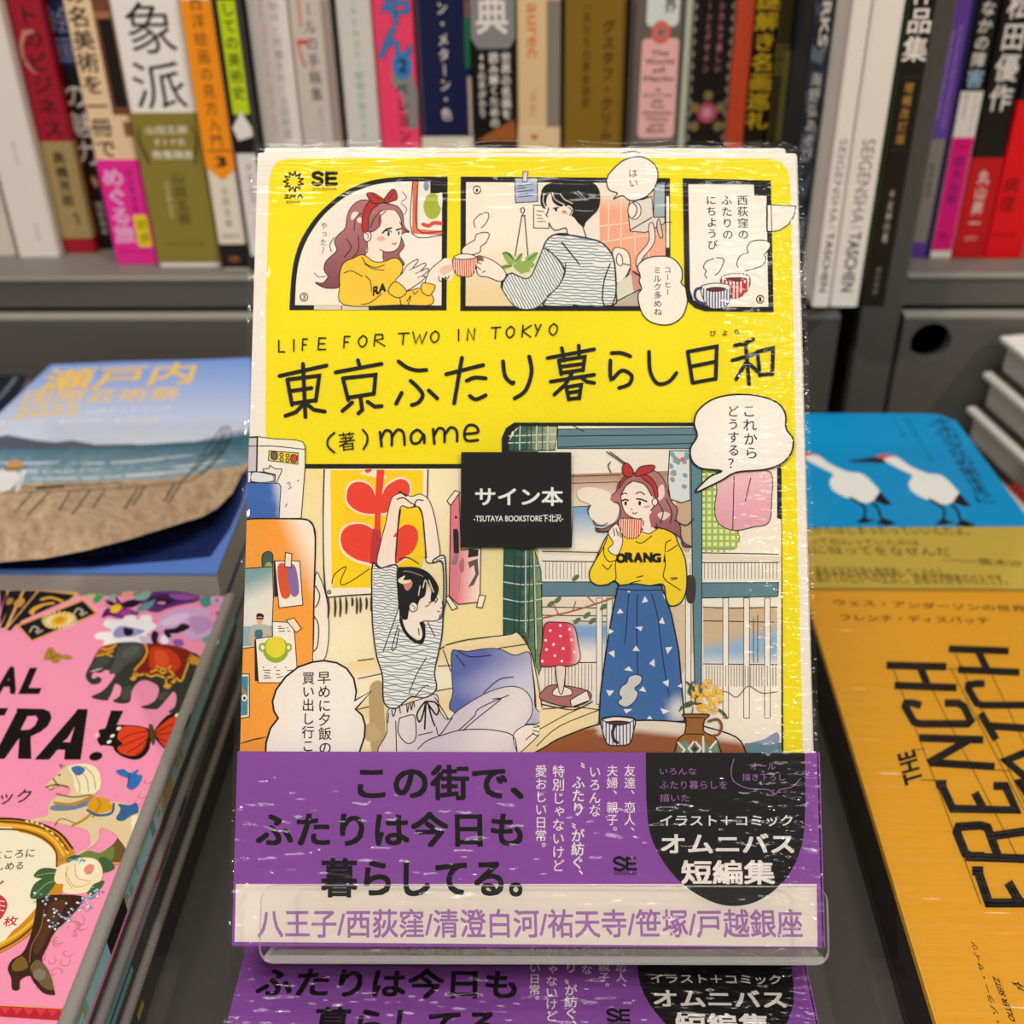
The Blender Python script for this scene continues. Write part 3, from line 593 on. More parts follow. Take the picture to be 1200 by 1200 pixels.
s.band(166, 279, '#a8925f').col('高橋芳郎', .5, 176, 243, INK, .02, 1, .9, 1); s.poly([(.5, 255), (.62, 248), (.72, 256), (.66, 264), (.6, 262), (.66, 256), (.6, 252)], INK, 1); s.done()
s = Spine(82, 103, 292, '#181516', 'narrow black spine with a navy top and white lettering', h=.2)
s.rect(0, 1, 0, 78, '#1b2350').col('絵画', .55, 5, 76, '#8a93b8', 0, 1.1).col('の魅力', .5, 95, 195, WH, .01, .95).col('岡部昌幸', .55, 236, 276, '#cfc8bd', .01, .9); s.poly([(.5, 206), (.85, 212), (.7, 220), (.4, 214)], '#c99a6a', 0, True); s.done()
s = Spine(104, 155, 310, '#f0cfa4', 'peach spine with a picture frame motif and a magenta paper band', h=.188)
s.rect(.62, 1, -20, 135, '#7a4a33').rect(.7, 1, 22, 126, '#1c1511').rect(.62, 1, 14, 22, '#a9714f').rect(.8, 1, 143, 160, '#8d5f44')
s.col('の名美術を一冊で', .3, -22, 186, INK, .02, 1.1, .95)
s.band(187, 309, '#ee2f9b').col('めぐる旅', .33, 196, 285, '#f7b6dc', .03, 1.15, 1, 1).col('山上やすお', .72, 196, 250, INK, .01, .75, .95, 1)
s.rect(.62, .95, 252, 289, '#f2dd1f', 1).col('好評', .79, 255, 287, INK, 0, .8, .9, 1).hor('ダイヤモンド社', .12, .8, 291, 297, '#7a1350', 0, 1); s.done()
s = Spine(156, 233, 313, '#f6f1e8', 'wide white spine with two huge black characters over an olive lower half', h=.188)
s.hor('象', .18, .88, 2, 63, INK, .0).hor('派', .12, .9, 72, 128, INK, .0)
s.band(132, 306, '#8f8136').rect(.0, 1, 303, 307, '#8f8136', 1).hor('山田五郎', .18, .82, 147, 157, '#e9e2c8', .02, 1).hor('オトナの', .28, .75, 162, 171, '#e9e2c8', .02, 1).hor('教養講座', .22, .85, 176, 186, '#e9e2c8', .02, 1)
for sx in (1, -1): s.poly([(.5 - sx * .4, 145), (.5 - sx * .46, 160), (.5 - sx * .42, 180), (.5 - sx * .34, 195), (.5 - sx * .36, 180), (.5 - sx * .42, 162)], '#5c5220', 1, True)
s.col('山田五郎', .55, 200, 264, INK, .0, 1, .95, 1).rot('Yamada Goro', .33, .4, 212, 256, '#d8cfa6', 0, 1).hor('ダイヤモンド社', .2, .8, 283, 288, '#4a421c', 0, 1); s.done()
s = Spine(234, 269, 316, '#efe3cd', 'orange topped spine ending in a pointed tab marked 3, cream below', h=.188)
s.poly([(0, 0), (1, 0), (1, 198), (.5, 212), (0, 196)], '#ff9a14').col('西洋絵画の見方入門', .5, -8, 175, INK, 0, .9, .9).rect(.15, .95, 176, 177.5, INK).hor('3', .35, .72, 183, 196, INK, .05)
s.col('山田五郎', .5, 216, 268, '#55504a', 0, .75, .8).rect(0, 1, 286, 314, '#15110f').hor('宝島社', .3, .7, 300, 307, '#c26a1c', .02).hor('宝島社文', .2, .8, 274, 279, '#55504a').done()
s = Spine(270, 295, 318, '#141112', 'lime green spine with black lettering over a black and white figure', h=.186)
s.rect(.22, 1, 0, 134, '#c6dc16').col('しての美術史', .62, 0, 118, INK, .01, .95, .9).rect(.1, 1, 180, 300, '#e9e3d8').poly([(.1, 150), (.6, 130), (1, 150), (1, 160), (.3, 165)], '#efe9df').col('ナカムラ', .6, 190, 240, INK, 0, .7).rect(.6, 1, 258, 272, '#ee8c1d').done()
s = Spine(300, 352, 305, '#efe8de', 'white spine with thin pink lettering beside a grey column of characters', h=.2)
s.rot('CREATIVE PRACTICE IN THE VISUAL ARTS', .3, .42, -60, 158, '#e9a396').col('術制作と労働をめぐる芸術家', .68, -14, 163, '#8f897f', 0, .85, .95).done()
s = Spine(353, 398, 305, '#d6cabd', 'pale grey brown spine with a red word above black lettering', h=.2)
s.rect(.8, 1, 0, 166, '#a8978a').rot('シーレ', .12, .42, -60, 80, '#dd4a3a', .02).col('ールの手稿集', .5, 0, 120, INK, .0, .85, .92).col('エゴン・シ', .55, 125, 170, '#6d645c', 0, .75, .9).done()  # browner strip on the right paints the shading of that side
s = Spine(406, 445, 305, '#dcd8cf', 'off white spine with faint green lettering', h=.2)
s.col('FIRENZE・絵画の旅ガイド', .52, -20, 165, '#8fc07e', .01, 1.0, .9).done()
s = Spine(446, 492, 305, '#f9476f', 'hot pink spine with fat blue lettering and a circled 2', h=.19)
s.poly([(.45, 72), (.75, 60), (1, 110), (.95, 150), (.7, 152), (.6, 112), (.35, 95)], '#8c8a88')
s.col('ゃん', .5, -8, 68, INK, .05, 1.05, 1.2).col('ゃん', .5, -8, 68, '#3b82c4', .025, 1.05, 1.2)
s.poly([(.5 + .25 * math.cos(k / 14 * math.pi) + .15, 77 + 16 * math.sin(k / 14 * math.pi)) for k in range(28)], '#3b82c4').hor('2', .55, .78, 69, 85, INK, .03).col('ペレヨン', .6, 95, 168, INK, .015, .9, .95).done()
s = Spine(494, 554, 305, '#151d45', 'navy spine with white characters between dots and a picture strip on its edges', h=.205)
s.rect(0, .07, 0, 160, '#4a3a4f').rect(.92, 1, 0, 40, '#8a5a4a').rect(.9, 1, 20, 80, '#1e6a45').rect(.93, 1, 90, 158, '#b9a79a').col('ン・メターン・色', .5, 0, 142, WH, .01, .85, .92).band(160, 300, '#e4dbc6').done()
s = Spine(555, 605, 305, '#17130f', 'black spine with a grey rounded top and three short columns of white characters', h=.205)
s.poly([(0, -5), (1, -5), (1, 45), (.85, 57), (.15, 57), (0, 45)], '#8b8b8c').hor('典', .12, .85, -5, 40, WH, .02)
s.col('世界の名画を', .78, 61, 140, WH, .025, .95, .98).col('読み解くための', .5, 61, 150, WH, .025, .95, .98).col('48の手がかり', .22, 61, 138, WH, .025, .85, .98).poly([(.05, 165), (.5, 152), (.95, 140), (1, 166)], '#a4602c').done()
s = Spine(607, 656, 305, '#e8c896', 'tan spine with orange lettering and a worn grey fabric strip', h=.195)
s.rect(.68, 1, 0, 150, '#8d8375').rot('aurec', .24, .44, 4, 68, '#e0763a', .01).col('「不在」', .36, 100, 142, '#e0763a', .01, .9).band(149, 300, '#e9cf9f').poly([(.28, 158), (.5, 158), (.39, 165)], '#d9552c', 1).done()
s = Spine(660, 729.5, 305, '#8a6a20', 'wide gold spine with two columns of dark characters', h=.2)
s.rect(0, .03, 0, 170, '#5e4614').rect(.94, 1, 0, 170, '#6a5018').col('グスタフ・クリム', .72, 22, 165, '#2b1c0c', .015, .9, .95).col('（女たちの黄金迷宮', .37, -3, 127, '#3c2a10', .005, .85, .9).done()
s = Spine(734, 794, 305, '#6c625a', 'grey spine with a pale pink bookplate label and a coral rosette', h=.2)
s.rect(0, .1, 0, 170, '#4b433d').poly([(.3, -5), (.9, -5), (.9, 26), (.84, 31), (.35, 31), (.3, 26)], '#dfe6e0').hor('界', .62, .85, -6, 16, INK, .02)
s.poly([(.24, 48), (.3, 45), (.88, 45), (.93, 48), (.93, 157), (.88, 162), (.28, 162), (.22, 157)], '#f3b9b5')
s.poly([(.58 + .18 * math.cos(k / 10 * math.pi), 38 + 14 * math.sin(k / 10 * math.pi)) for k in range(20)], '#d9715c').poly([(.58 + .06 * math.cos(k / 6 * math.pi), 38 + 4.5 * math.sin(k / 6 * math.pi)) for k in range(12)], '#5b7a8c')
for k, (w_, yy) in enumerate((('The', 59), ('World', 69), ('of', 79), ('Merlin', 89), ('A', 103), ('Journey', 109.5), ('to', 116), ('Two', 122.5), ('Wonderlands', 130), ('There', 137), ('and', 144), ('Back', 150.5))):
    hw = min(.28, .05 * len(w_) * (1 if k < 4 else .8) + .02); s.hor(w_, .58 - hw, .58 + hw, yy, yy + (6.5 if k < 4 else 4.5), INK, .02)
s.done()
s = Spine(795, 803, 305, '#b9c0ab', 'very thin pale green spine beside the black diamond patterned one', h=.21); s.done()
s = Spine(804, 850, 305, '#17120f', 'black spine with pink lettering, pale diamond edges and a pink rose emblem', h=.2)
for k in range(12):
    y = k * 14; s.poly([(0, y), (.1, y + 7), (0, y + 14)], '#8b8478').poly([(1, y), (.9, y + 7), (1, y + 14)], '#8b8478')
s.col('クラシカルで美しい', .68, -25, 86, '#d98a93', .01, .7, .9).col('パターンとデザイン', .38, -25, 86, '#d98a93', .01, .7, .9)
s.poly([(.5 + .26 * math.cos(k / 12 * math.pi), 132 + 12 * math.sin(k / 12 * math.pi)) for k in range(24)], '#c25470').poly([(.5 + .13 * math.cos(k / 12 * math.pi), 132 + 6 * math.sin(k / 12 * math.pi)) for k in range(24)], '#e59aa5')
for dx, dy in ((-.33, -6), (.33, -6), (-.3, 16), (.3, 16), (0, -20)): s.poly([(.5 + dx + .12 * math.cos(k / 8 * math.pi), 132 + dy + 6 * math.sin(k / 8 * math.pi)) for k in range(16)], '#8a7a45')
s.done()
s = Spine(851, 873, 305, '#d9502c', 'plain orange red spine', h=.2); s.done()
s = Spine(874, 898, 305, '#191408', 'black spine with heavy yellow lettering', h=.2)
s.col('謎解き名画巡礼', .5, -12, 152, '#d3ae1c', .03, 1.3, .95).done()
s = Spine(899, 917, 305, '#3c3319', 'dark olive brown spine beside the photographic spine', h=.21)
s.rect(.6, 1, 60, 165, '#6f6a3a').col('図鑑', .4, 50, 90, '#7c7030').done()
s = Spine(918, 961, 0, '#2c3440', 'dark photographic spine with white WORKS lettering', h=.235, Ys=.545)
for k in range(14): s.poly([(.05 + .3 * ((k * 37) % 7) / 7, k * 26), (.5, k * 26 + 8), (.95, k * 26 - 10), (.7, k * 26 + 24), (.2, k * 26 + 18)], ('#4b5664', '#1b2027', '#6f7884', '#323c4c')[k % 4])
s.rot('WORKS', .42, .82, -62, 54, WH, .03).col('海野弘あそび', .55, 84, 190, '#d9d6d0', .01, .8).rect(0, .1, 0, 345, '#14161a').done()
YT = float(hit_z(985, 360, ZS)[1])
for a, b, lb in ((966, 1001, 'tall white spine with grey and black capital letters, left of two alike'), (1002, 1038.5, 'tall white spine with grey and black capitals, right of two, beside the black spine')):
    s = Spine(a, b, 360, '#efe8dd', lb, h=.26, depth=.19, Ys=YT)
    s.rot('SEIGENSHA', .30, .72, 163, 262, '#77716a').rot('TASCHEN', .30, .72, 272, 342, INK, .02).rect(.3, .72, 266, 267, '#77716a').done(M_MATTE)
Spine.lim = XU0 - .0008
s = Spine(1040.5, 1080, 362, '#15110f', 'tall black spine with white characters and a gold lettered box by the upright', h=.26, depth=.19, Ys=YT)
s.rect(0, .06, 0, 330, '#26421f').col('作品集', .52, -28, 74, WH, .02, 1, .95).rect(.2, .85, 90, 91, '#4a3f2c').rect(.2, .85, 175, 176, '#4a3f2c').col('増補改訂版', .52, 95, 170, '#b98a3a', .01, .85, .9).col('千足伸行著', .55, 222, 285, '#cfc8bd', .0, .6, .9).col('東京美術', .52, 312, 346, '#8a8378', 0, .7).done()
Spine.lim = 9; Spine.last = max(Spine.last, XU1)
s = Spine(1090, 1112, 303, '#8a857f', 'grey spine with a purple printed top, next to the upright panel', h=.2)
s.rect(0, 1, -5, 163, '#6a42a8').rot('Not a Poster Nutrient Maker One Future Culture Essay', .55, .75, 30, 150, '#b9a6dd').rot('One Future Culture Essay', .2, .4, 36, 140, '#b9a6dd').rect(0, 1, 284, 304, '#5f3aa3').col('医学書院', .5, 190, 232, '#4d4944', 0, .8).done()
s = Spine(1113, 1117, 303, '#232a63', 'very thin navy spine beside the magenta banded one', h=.2); s.done()
s = Spine(1118, 1144, 303, '#181413', 'black topped spine with a white panel and a magenta paper band', h=.19)
s.col('のなかの障', .5, -22, 80, WH, .015, .95, .95).col('害', .5, 80, 104, '#9fc0d8', .02, .95, .95).rect(0, 1, 107, 303, '#efe9df').col('インクルーシブ', .72, 110, 158, '#4d4944', 0, .8).col('書き手読み', .3, 110, 140, '#4d4944', 0, .8)
s.band(161, 293, '#e5177f').col('頭木弘樹', .5, 182, 240, '#7a1f78', .02, .85, .95, 1).hor('Madder', .25, .75, 168, 174, '#a31260', 0, 1).hor('BNN', .3, .6, 272, 280, '#a31260', .02, 1).done()
s = Spine(1145, 1184, 303, '#14100f', 'black spine with large white characters over a red paper band', h=.19)
s.col('松田優作', .52, -14, 132, WH, .02, .85, .95).band(185, 303, '#cf1d20').col('丸山昇一', .5, 198, 270, '#f3d9cf', .02, .8, .95, 1).hor('最終稿の', .3, .7, 276, 282, '#e8b0a0', 0, 1).done()
s = Spine(1186, 1232, 303, '#17100f', 'bright red banded spine at the right edge of the shelf', h=.19)
s.band(118, 303, '#e3141c').hor('NHK出版', .1, .7, 272, 278, '#7a0a0c', 0, 1).col('病理', .3, 205, 250, '#7a0a0c', .01, .9, .9, 1).done()

# ------------------------------------------------------------ flat stacks
def case_book(root, x0, y0, x1, y1, z0, z1, cover_c, page_c, pr, spine='right', board=.0016, overhang=.002, back_c=None, mat=None, edge=None):
    """hardcover / paperback lying flat: boards and spine go into pr, the page block is a part"""
    pr.rbox(x0, y0, z1 - board, x1, y1, z1, .0006, cover_c); pr.rbox(x0, y0, z0, x1, y1, z0 + board, .0006, back_c or cover_c)
    if spine == 'right': pr.box(x1 - board, y0, z0, x1, y1, z1, back_c or cover_c)
    elif spine == 'left': pr.box(x0, y0, z0, x0 + board, y1, z1, back_c or cover_c)
    mb = MB(); mb.box(x0 + (board if spine == 'left' else overhang), y0 + overhang, z0 + board, x1 - (board if spine == 'right' else overhang), y1 - overhang, z1 - board, page_c)
    return mb.build('page_block', M_PAGES_Z, root)

# yellow hardcover, front right
YT0 = float(hit_z(950, 692, .025)[1]); Y0 = YT0 - .252
YM = T((.0996, Y0, .0003))
yb = thing('book', 'yellow hardcover with black blocky capitals reading upwards, front right', 'book', YM)
pl = T((0, 0, .0247)); pr = Print(YM, pl); case_book(yb, 0, 0, .292, .252, 0, .0247, '#ecb338', '#3d3834', pr, 'right', .0025, .0004, '#3a3530')
pr.at(920, 660, 4.2857)
INKB = '#1b1820'
pr.text('ウェス・アンダーソンの世界', (248, 212), (1215, 246), (243, 180), INKB, .005); pr.text('フレンチ・ディスパッチ', (282, 290), (1030, 306), (275, 255), INKB, .005)
LW = 6.2
def slab(cr, s, w):
    pr.at(*cr)
    for q in s.split('|'): pr.line(q, w * 1.35, INKB, False, cap=False)
    pr.hold = True                     # rows of bulb dots inside the letters
    for q in s.split('|'):
        P_ = pr.at(*cr).px(q)
        for a_, b_ in zip(P_[:-1], P_[1:]):
            L = np.linalg.norm(b_ - a_); d_ = (b_ - a_) / max(L, 1e-6); n_ = np.array([-d_[1], d_[0]])
            for t_ in np.arange(1.5, L - .5, 3.1):
                for sd in (-.22, .22): pr.at(0, 0, 1).fill(ell(*(a_ + d_ * t_ + n_ * sd * w * 1.35), .62, .62, 0, 6), '#6f664f', False)
    pr.hold = False; pr.z += pr.EPS
c1 = (1020, 730, 2.553)
slab(c1, '48 127 228 131|72 187 258 194|148 129 172 190', 6.6)                             # H
slab(c1, '152 247 128 240 108 240 104 250 130 296 148 302 290 302 300 292 280 250 262 240 222 240', 6.6)   # C
slab(c1, '146 344 338 350|178 418 372 430|172 420 292 352', 6.8)                           # N
slab(c1, '196 482 228 482|212 484 246 556 436 560 404 488 368 488|312 508 338 556', 7.2)     # E
slab(c1, '340 698 300 698 284 690 258 626 264 610 330 606 350 612 380 694|284 700 475 706|352 640 475 622', 7.6)     # R
slab(c1, '304 742 338 742|322 744 354 838 475 838|412 776 448 838', 8)
slab(c1, '234 78 414 84|262 140 446 148|322 84 350 142', 6.2)
slab(c1, '342 182 316 182 294 186 292 196 318 240 334 246 475 246', 6.2)
slab(c1, '330 270 376 350|352 308 475 316', 6.6)
slab(c1, '475 470 405 412 475 384', 7)
slab(c1, '475 520 446 478 475 474', 7)
pr.at(*c1); pr.text('THE', (158, 472), (132, 378), (104, 488), INKB, .035)
for q in ('66 132 330 840', '150 132 450 720', '240 136 460 560', '250 84 470 560', '330 86 470 380', '232 138 262 138', '310 288 336 288', '372 440 420 444', '128 380 160 378', '150 470 200 472'): pr.at(*c1).line(q, .8, INKB, False)
pr.at(*c1); pr.text('・ゾラー・サイツ', (392, 1200), (316, 958), (372, 1194), INKB, .005); pr.text('OLLER SEITZ', (436, 1196), (384, 1064), (416, 1188), INKB, .02); pr.text('ダ', (470, 1098), (436, 1064), (455, 1110), INKB, .01)
pr.build('cover', M_GLOSS, yb)
mb = MB(); g = 14
vs = [(.292 * i / g, .252 * j / g, .0252) for j in range(g + 1) for i in range(g + 1)]
mb.add(vs, [(j * (g + 1) + i, j * (g + 1) + i + 1, (j + 1) * (g + 1) + i + 1, (j + 1) * (g + 1) + i) for j in range(g) for i in range(g)], (1, 1, 1))
mb.build('shrink_film', M_FILM_FINE, yb, 'clear shrink film with fine horizontal ripples')

# sky blue paperback with cranes and its stack
CB = .0255; CY0 = YT0 + .0015; CX0 = .085; th = .0125
yw = math.radians(-6)
cy1 = float(hit_z(1020, 484, CB)[1]); hgt = cy1 - CY0
qx = float(hit_z(1200, 600, CB)[0])
crane = None
NC = 4
for kk in range(NC):
    k = int(kk == NC - 1); th = (CB - LOW - .0008) / NC
    Mx = T((CX0, CY0, LOW + .0003 + kk * (th + .0001)))
    r = thing('book', 'sky blue paperback with white cranes, topmost of its pile behind the yellow hardcover' if k else ('lowest sky blue paperback under the crane cover pile', 'second lowest sky blue paperback of the crane pile', 'sky blue paperback directly beneath the crane cover')[kk], 'book', Mx, 'sky blue paperbacks')
    pr = Print(Mx, T((0, 0, th))); 
    XF, e2 = float(hit_z(1120, 492, CB)[0]), hit_z(1200, 600, CB); sl = (float(e2[0]) - XF) / (float(hit_z(1120, 492, CB)[1]) - float(e2[1]))
    xe = lambda y: XF - CX0 + sl * (float(hit_z(1120, 492, CB)[1]) - CY0 - y)      # right edge
    W_ = xe(0) - .004
    top = [(0, 0), (xe(0), 0), (xe(hgt - .008), hgt - .008), (xe(hgt) - .006, hgt - .001), (xe(hgt) - .016, hgt), (0, hgt)]
    pr.prism(top, th - .0006, th, '#0d93cf'); pr.prism(top, 0, .0006, '#0d93cf')
    mb = MB(); mb.prism([(.001, .001), (xe(0) - .002, .001), (xe(hgt - .01) - .003, hgt - .01), (xe(hgt) - .016, hgt - .002), (.001, hgt - .002)], .0006, th - .0006, '#c9bfa8'); mb.build('page_block', M_PAGES_Z, r)
    if k:
        pr.at(900, 350, 3.43)
        for dx, dy in ((0, 0), (-318, -6)):
            o = lambda s: N(s) + (dx, dy)
            pr.fill(o('318 656 400 640 470 636 520 640 470 660 400 658'), '#26191c').fill(o('430 636 470 625 515 632 520 645 480 648'), '#c9565a')
            pr.fill(o('465 645 515 636 570 672 640 702 700 712 760 770 768 792 742 820 700 826 620 800 575 770 566 738 580 712 540 690 490 664'), '#eef0ea')
            pr.fill(o('742 818 768 780 816 834 790 836'), '#1d181b', False)
            pr.lines('|'.join(' '.join(f'{q:.0f}' for q in o(z).ravel()) for z in ('650 808 690 830 708 850 706 880 690 905', '736 826 760 850 774 890 790 912')), 3.2, '#1d181b')
            pr.fill(o('670 905 705 882 722 892 755 900 700 910'), '#1d181b', False).fill(o('750 908 785 888 800 894 838 910 795 920'), '#1d181b', False)
        pr.col('水木沢タ江の気ままに', (690, 478), (880, 825), '#14202c', .01, 1.25, 1.0); pr.col('水沢タ江のあなた', (640, 490), (900, 810), '#14202c', 0, .6, .55)
        pr.col('気ままに暮らす日々の本', (552, 478), (660, 655), '#124a6c', 0, 1.0, .8); pr.col('エッセイ集', (502, 480), (548, 555), '#124a6c', 0, 1.0, .8)
        ob = Print(Mx, T((0, 0, th + .0004))); yo = float((Mx.inverted() @ Vector(hit_z(1050, 616, CB + .0004)))[1])
        ob.prism([(-.0006, -.0006), (xe(0) + .0004, -.0006), (xe(yo) + .0004, yo), (-.0006, yo - .002)], th + .0003, th + .0004, '#bfa548')
        ob.box(-.0006, -.0008, .0022, W_ + .0046, -.0004, th + .0004, '#bfa548')
        ob.at(900, 350, 3.43)
        for txt, x0, x1, y0, y1 in (('それからはじまったっていいんだよ。', 100, 815, 912, 945), ('だって初心っていたのは', 120, 612, 962, 988), ('顔に似ってをなぜんだ', 120, 740, 990, 1030), ('著・清末は深沢を最も敬愛慕して』そのう', 130, 710, 1075, 1112), ('著く雑沢での仕方への生活と。読者は沢野者のの人です。', 130, 968, 1098, 1145)): ob.text(txt, (x0, y1 - 4 if y1 > 1000 else y1), (x1, y1 + 6), (x0 - 10, y0), '#3b3212', .0)
        ob.text('笛木沙', (848, 1068), (1030, 1080), (840, 1042), '#2b240c', .005); ob.line('700 1050 840 1058', .8, '#5a4d20')
        ob.build('paper_band', M_OBI, r, 'mustard yellow paper band with dark lettering')
    pr.build('cover', M_GLOSS, r)

# white edged hardcovers stacked at the right
YB = .549
pts = [hit_y(1172, 394, YB), hit_y(1152, 436, YB), hit_y(1133, 477, YB)]
tk = float(np.mean([pts[0][2] - pts[1][2], pts[1][2] - pts[2][2]])); zt = float(pts[0][2]); n = int(round((zt - LOW) / tk)); tk = (zt - LOW - .0004) / n
step = float(pts[0][0] - pts[2][0]) / 2; AY = math.radians(11.5)
names = ['topmost white edged hardcover of the stack at the right edge', 'second white edged hardcover from the top of the right stack', 'third white edged hardcover from the top of the right stack', 'fourth hardcover from the top of the right stack', 'fifth hardcover from the top of the right stack', 'lowest hardcover of the right stack']
for i in range(n):
    x0 = float(pts[0][0]) - step * i; z1 = zt - tk * i
    Mx = T((x0, YB, z1 - tk + .0002)) @ Matrix.Rotation(AY, 4, 'Z'); b = thing('book', names[i], 'book', Mx, 'white edged hardcovers at the right')
    tt = tk - .0004; ov = .0035
    mb = MB(); mb.rbox(0, -.2, tt - .0022, .15, 0, tt, .0009, '#efe9df').rbox(0, -.2, 0, .15, 0, .0022, .0009, '#2a1d1c'); mb.box(.148, -.2, 0, .15, 0, tt, '#2a1d1c')
    mb.box(-.0002, -.085, -.0001, .004, -.05, .0023, '#c9302a'); mb.build('cover', M_GLOSS, b)
    mb = MB(); mb.box(ov, -.2 + ov, .0022, .148, -ov, tt - .0022, '#c4bfb5'); mb.build('page_block', M_PAGES_Z, b)

# ------------------------------------------------------------ pink boxed sets, front left
PZ = .05; PY1 = float(hit_z(160, 693, PZ)[1]); PX1 = -.1128; PW, PD, PT = .21, .195, .0164
for k in range(3):
    Mx = T((PX1 - PW, PY1 - PD, .0003 + k * (PT + .0001)))
    lab = ('lowest pink set in its clear sleeve, at the bottom of the front left pile', 'middle pink set of the front left pile, only its patterned side showing', 'pink cover with elephant, butterflies, carousel horse and rose boot, topmost of the front left pile')[k]
    r = thing('book', lab, 'book', Mx, 'pink sleeved books, front left')
    pr = Print(Mx, T((0, 0, PT - .001)))
    pr.rbox(.001, .001, PT - .0028, PW - .0035, PD - .001, PT - .001, .001, '#ef92b2'); pr.rbox(.001, .001, .0006, PW - .0035, PD - .001, .0022, .001, '#ec7f9d')
    PK = pr
    if k == 2: pink_art(pr)
    pr.build('cover', M_MATTE, r)
    sp = Print(Mx, Matrix(((0, 0, 1, PW - .0012), (1, 0, 0, 0), (0, 1, 0, 0), (0, 0, 0, 1))))
    sp.box(PW - .012, .002, .0022, PW - .0012, PD - .002, PT - .0028, '#4a4742')  # dark base paints the clear plastic together with its shadows
    def q(a, b, c_, d, col): sp.put(np.array([(a, c_), (b, c_), (b, d), (a, d)]), [(0, 1, 2), (0, 2, 3)], lin(col))
    rn = random.Random(k + 3)
    if k == 2:
        q(.002, PD - .002, .0056, .0134, '#9fd2d0')
        for j in range(34):
            y = rn.uniform(.004, PD - .012); q(y, y + rn.uniform(.001, .004), .0068 + rn.random() * .003, .0100 + rn.random() * .0016, rn.choice(['#6f9f9c', '#7fb0ab', '#b89a4a', '#a9d0cc']))
        q(.052, .066, .0062, .0122, '#15100e'); q(.100, .112, .0064, .0120, '#c9ab6a'); q(.002, .070, .0048, .0062, '#ea86a2'); q(.07, .1, .0052, .0062, '#ea86a2')
    elif k == 1:
        q(.002, PD - .002, .0085, .0134, '#6f9f9c'); q(.06, .19, .0100, .0134, '#d9788f'); q(.085, .1, .0098, .0122, '#c23a2a'); q(.11, .118, .0098, .0122, '#15100e'); q(.13, .15, .0096, .0122, '#5f8f8c'); q(.004, .06, .005, .0075, '#6f9f9c'); q(.02, .034, .004, .009, '#15100e')
    else:
        q(.01, .05, .006, .0085, '#6f9f9c'); q(.055, .06, .006, .0085, '#b89a4a')
    sp.build('patterned_side', M_GLOSS, r, 'turquoise patterned side of the set')
    mb = MB(); mb.rbox(PW - .0042, .0005, PT - .0036, PW, PD - .0005, PT, .0017, '#8f8a83', 1); mb.build('sleeve_rail', M_RAIL, r, 'rounded grey plastic edge rail')

# ------------------------------------------------------------ seaside guide books, back left
SZ = .0485; ST = .0158; SX1 = float(hit_z(253, 667, SZ)[0])
SY1 = float(hit_z(180, 424, SZ)[1]); SY0 = float(hit_z(120, 667, SZ)[1])
SW = .272; SD = SY1 - SY0
for k in range(3):
    Mx = T((SX1 - SW, SY0, .0003 + k * (ST + .0001)))
    r = thing('book', ('lowest seaside guide at the back left, only its page edges showing', 'middle seaside guide of the back left pile, page edges showing', 'guide book with a seaside photo cover curling up, topmost of the back left pile')[k], 'book', Mx, 'seaside guide books')
    xl = [float((Mx.inverted() @ Vector(hit_z(*p, SZ)))[0]) for p in ((60, 428), (0, 489))]; yl = [float((Mx.inverted() @ Vector(hit_z(*p, SZ)))[1]) for p in ((60, 428), (0, 489))]
    ex = (xl[0] - xl[1]) / (yl[0] - yl[1]); xa = lambda y: xl[0] + ex * (y - yl[0])
    body = [(xa(0), 0), (SW, 0), (SW - .002, SD), (xa(SD), SD)]
    mb = MB(); mb.prism(body, .0006, ST - .0022, '#cfc8bb'); mb.build('page_block', M_PAGES_Z, r)
    mb = MB(); mb.prism(body, 0, .0006, '#2a3f74'); mb.build('back_cover', M_GLOSS, r)
    if k < 2:
        mb = MB(); mb.prism(body, ST - .0022, ST - .0016, '#3f63b0'); mb.build('front_cover', M_GLOSS, r); continue
    shade_cv = Print(Mx, T((0, 0, ST - .0014)))
    shade_cv.prism(body, ST - .0022, ST - .0014, '#5f86d6')
    shade_cv.at(0, 380, 3.53)
    shade_cv.fill('0 975 180 965 360 930 540 885 700 835 840 785 900 740 1000 600 1030 630 1000 740 950 850 872 962 700 980 400 1004 200 1012 0 1014', '#1a2a5c', False)  # navy paints the shadow of the curled cover on the copy below
    shade_cv.text('国際芸術祭', (560, 905), (860, 872), (560, 862), '#3d4a78', .005); shade_cv.text('2025', (360, 958), (515, 942), (352, 930), '#5a6590', .01); shade_cv.text('公式ガイドブック', (545, 950), (815, 925), (543, 938), '#3d4a78')
    shade_cv.build('shaded_cover', M_GLOSS, r, 'next copy under the curled cover, its shadow painted dark navy, with a blue border')
    cx, cyy = SW, 0.0
    def curl(u, v):
        e = np.clip(1 - np.hypot((u - SW) / .20, v / .085), 0, 1); return .014 * e ** 1.6 + .001
    cv = Print(Mx, T((0, 0, ST - .0012)), curl)
    seaside_art(cv)
    cv.build('front_cover', M_GLOSS, r, 'glossy photo cover of a beach and sea, near corner lifted')
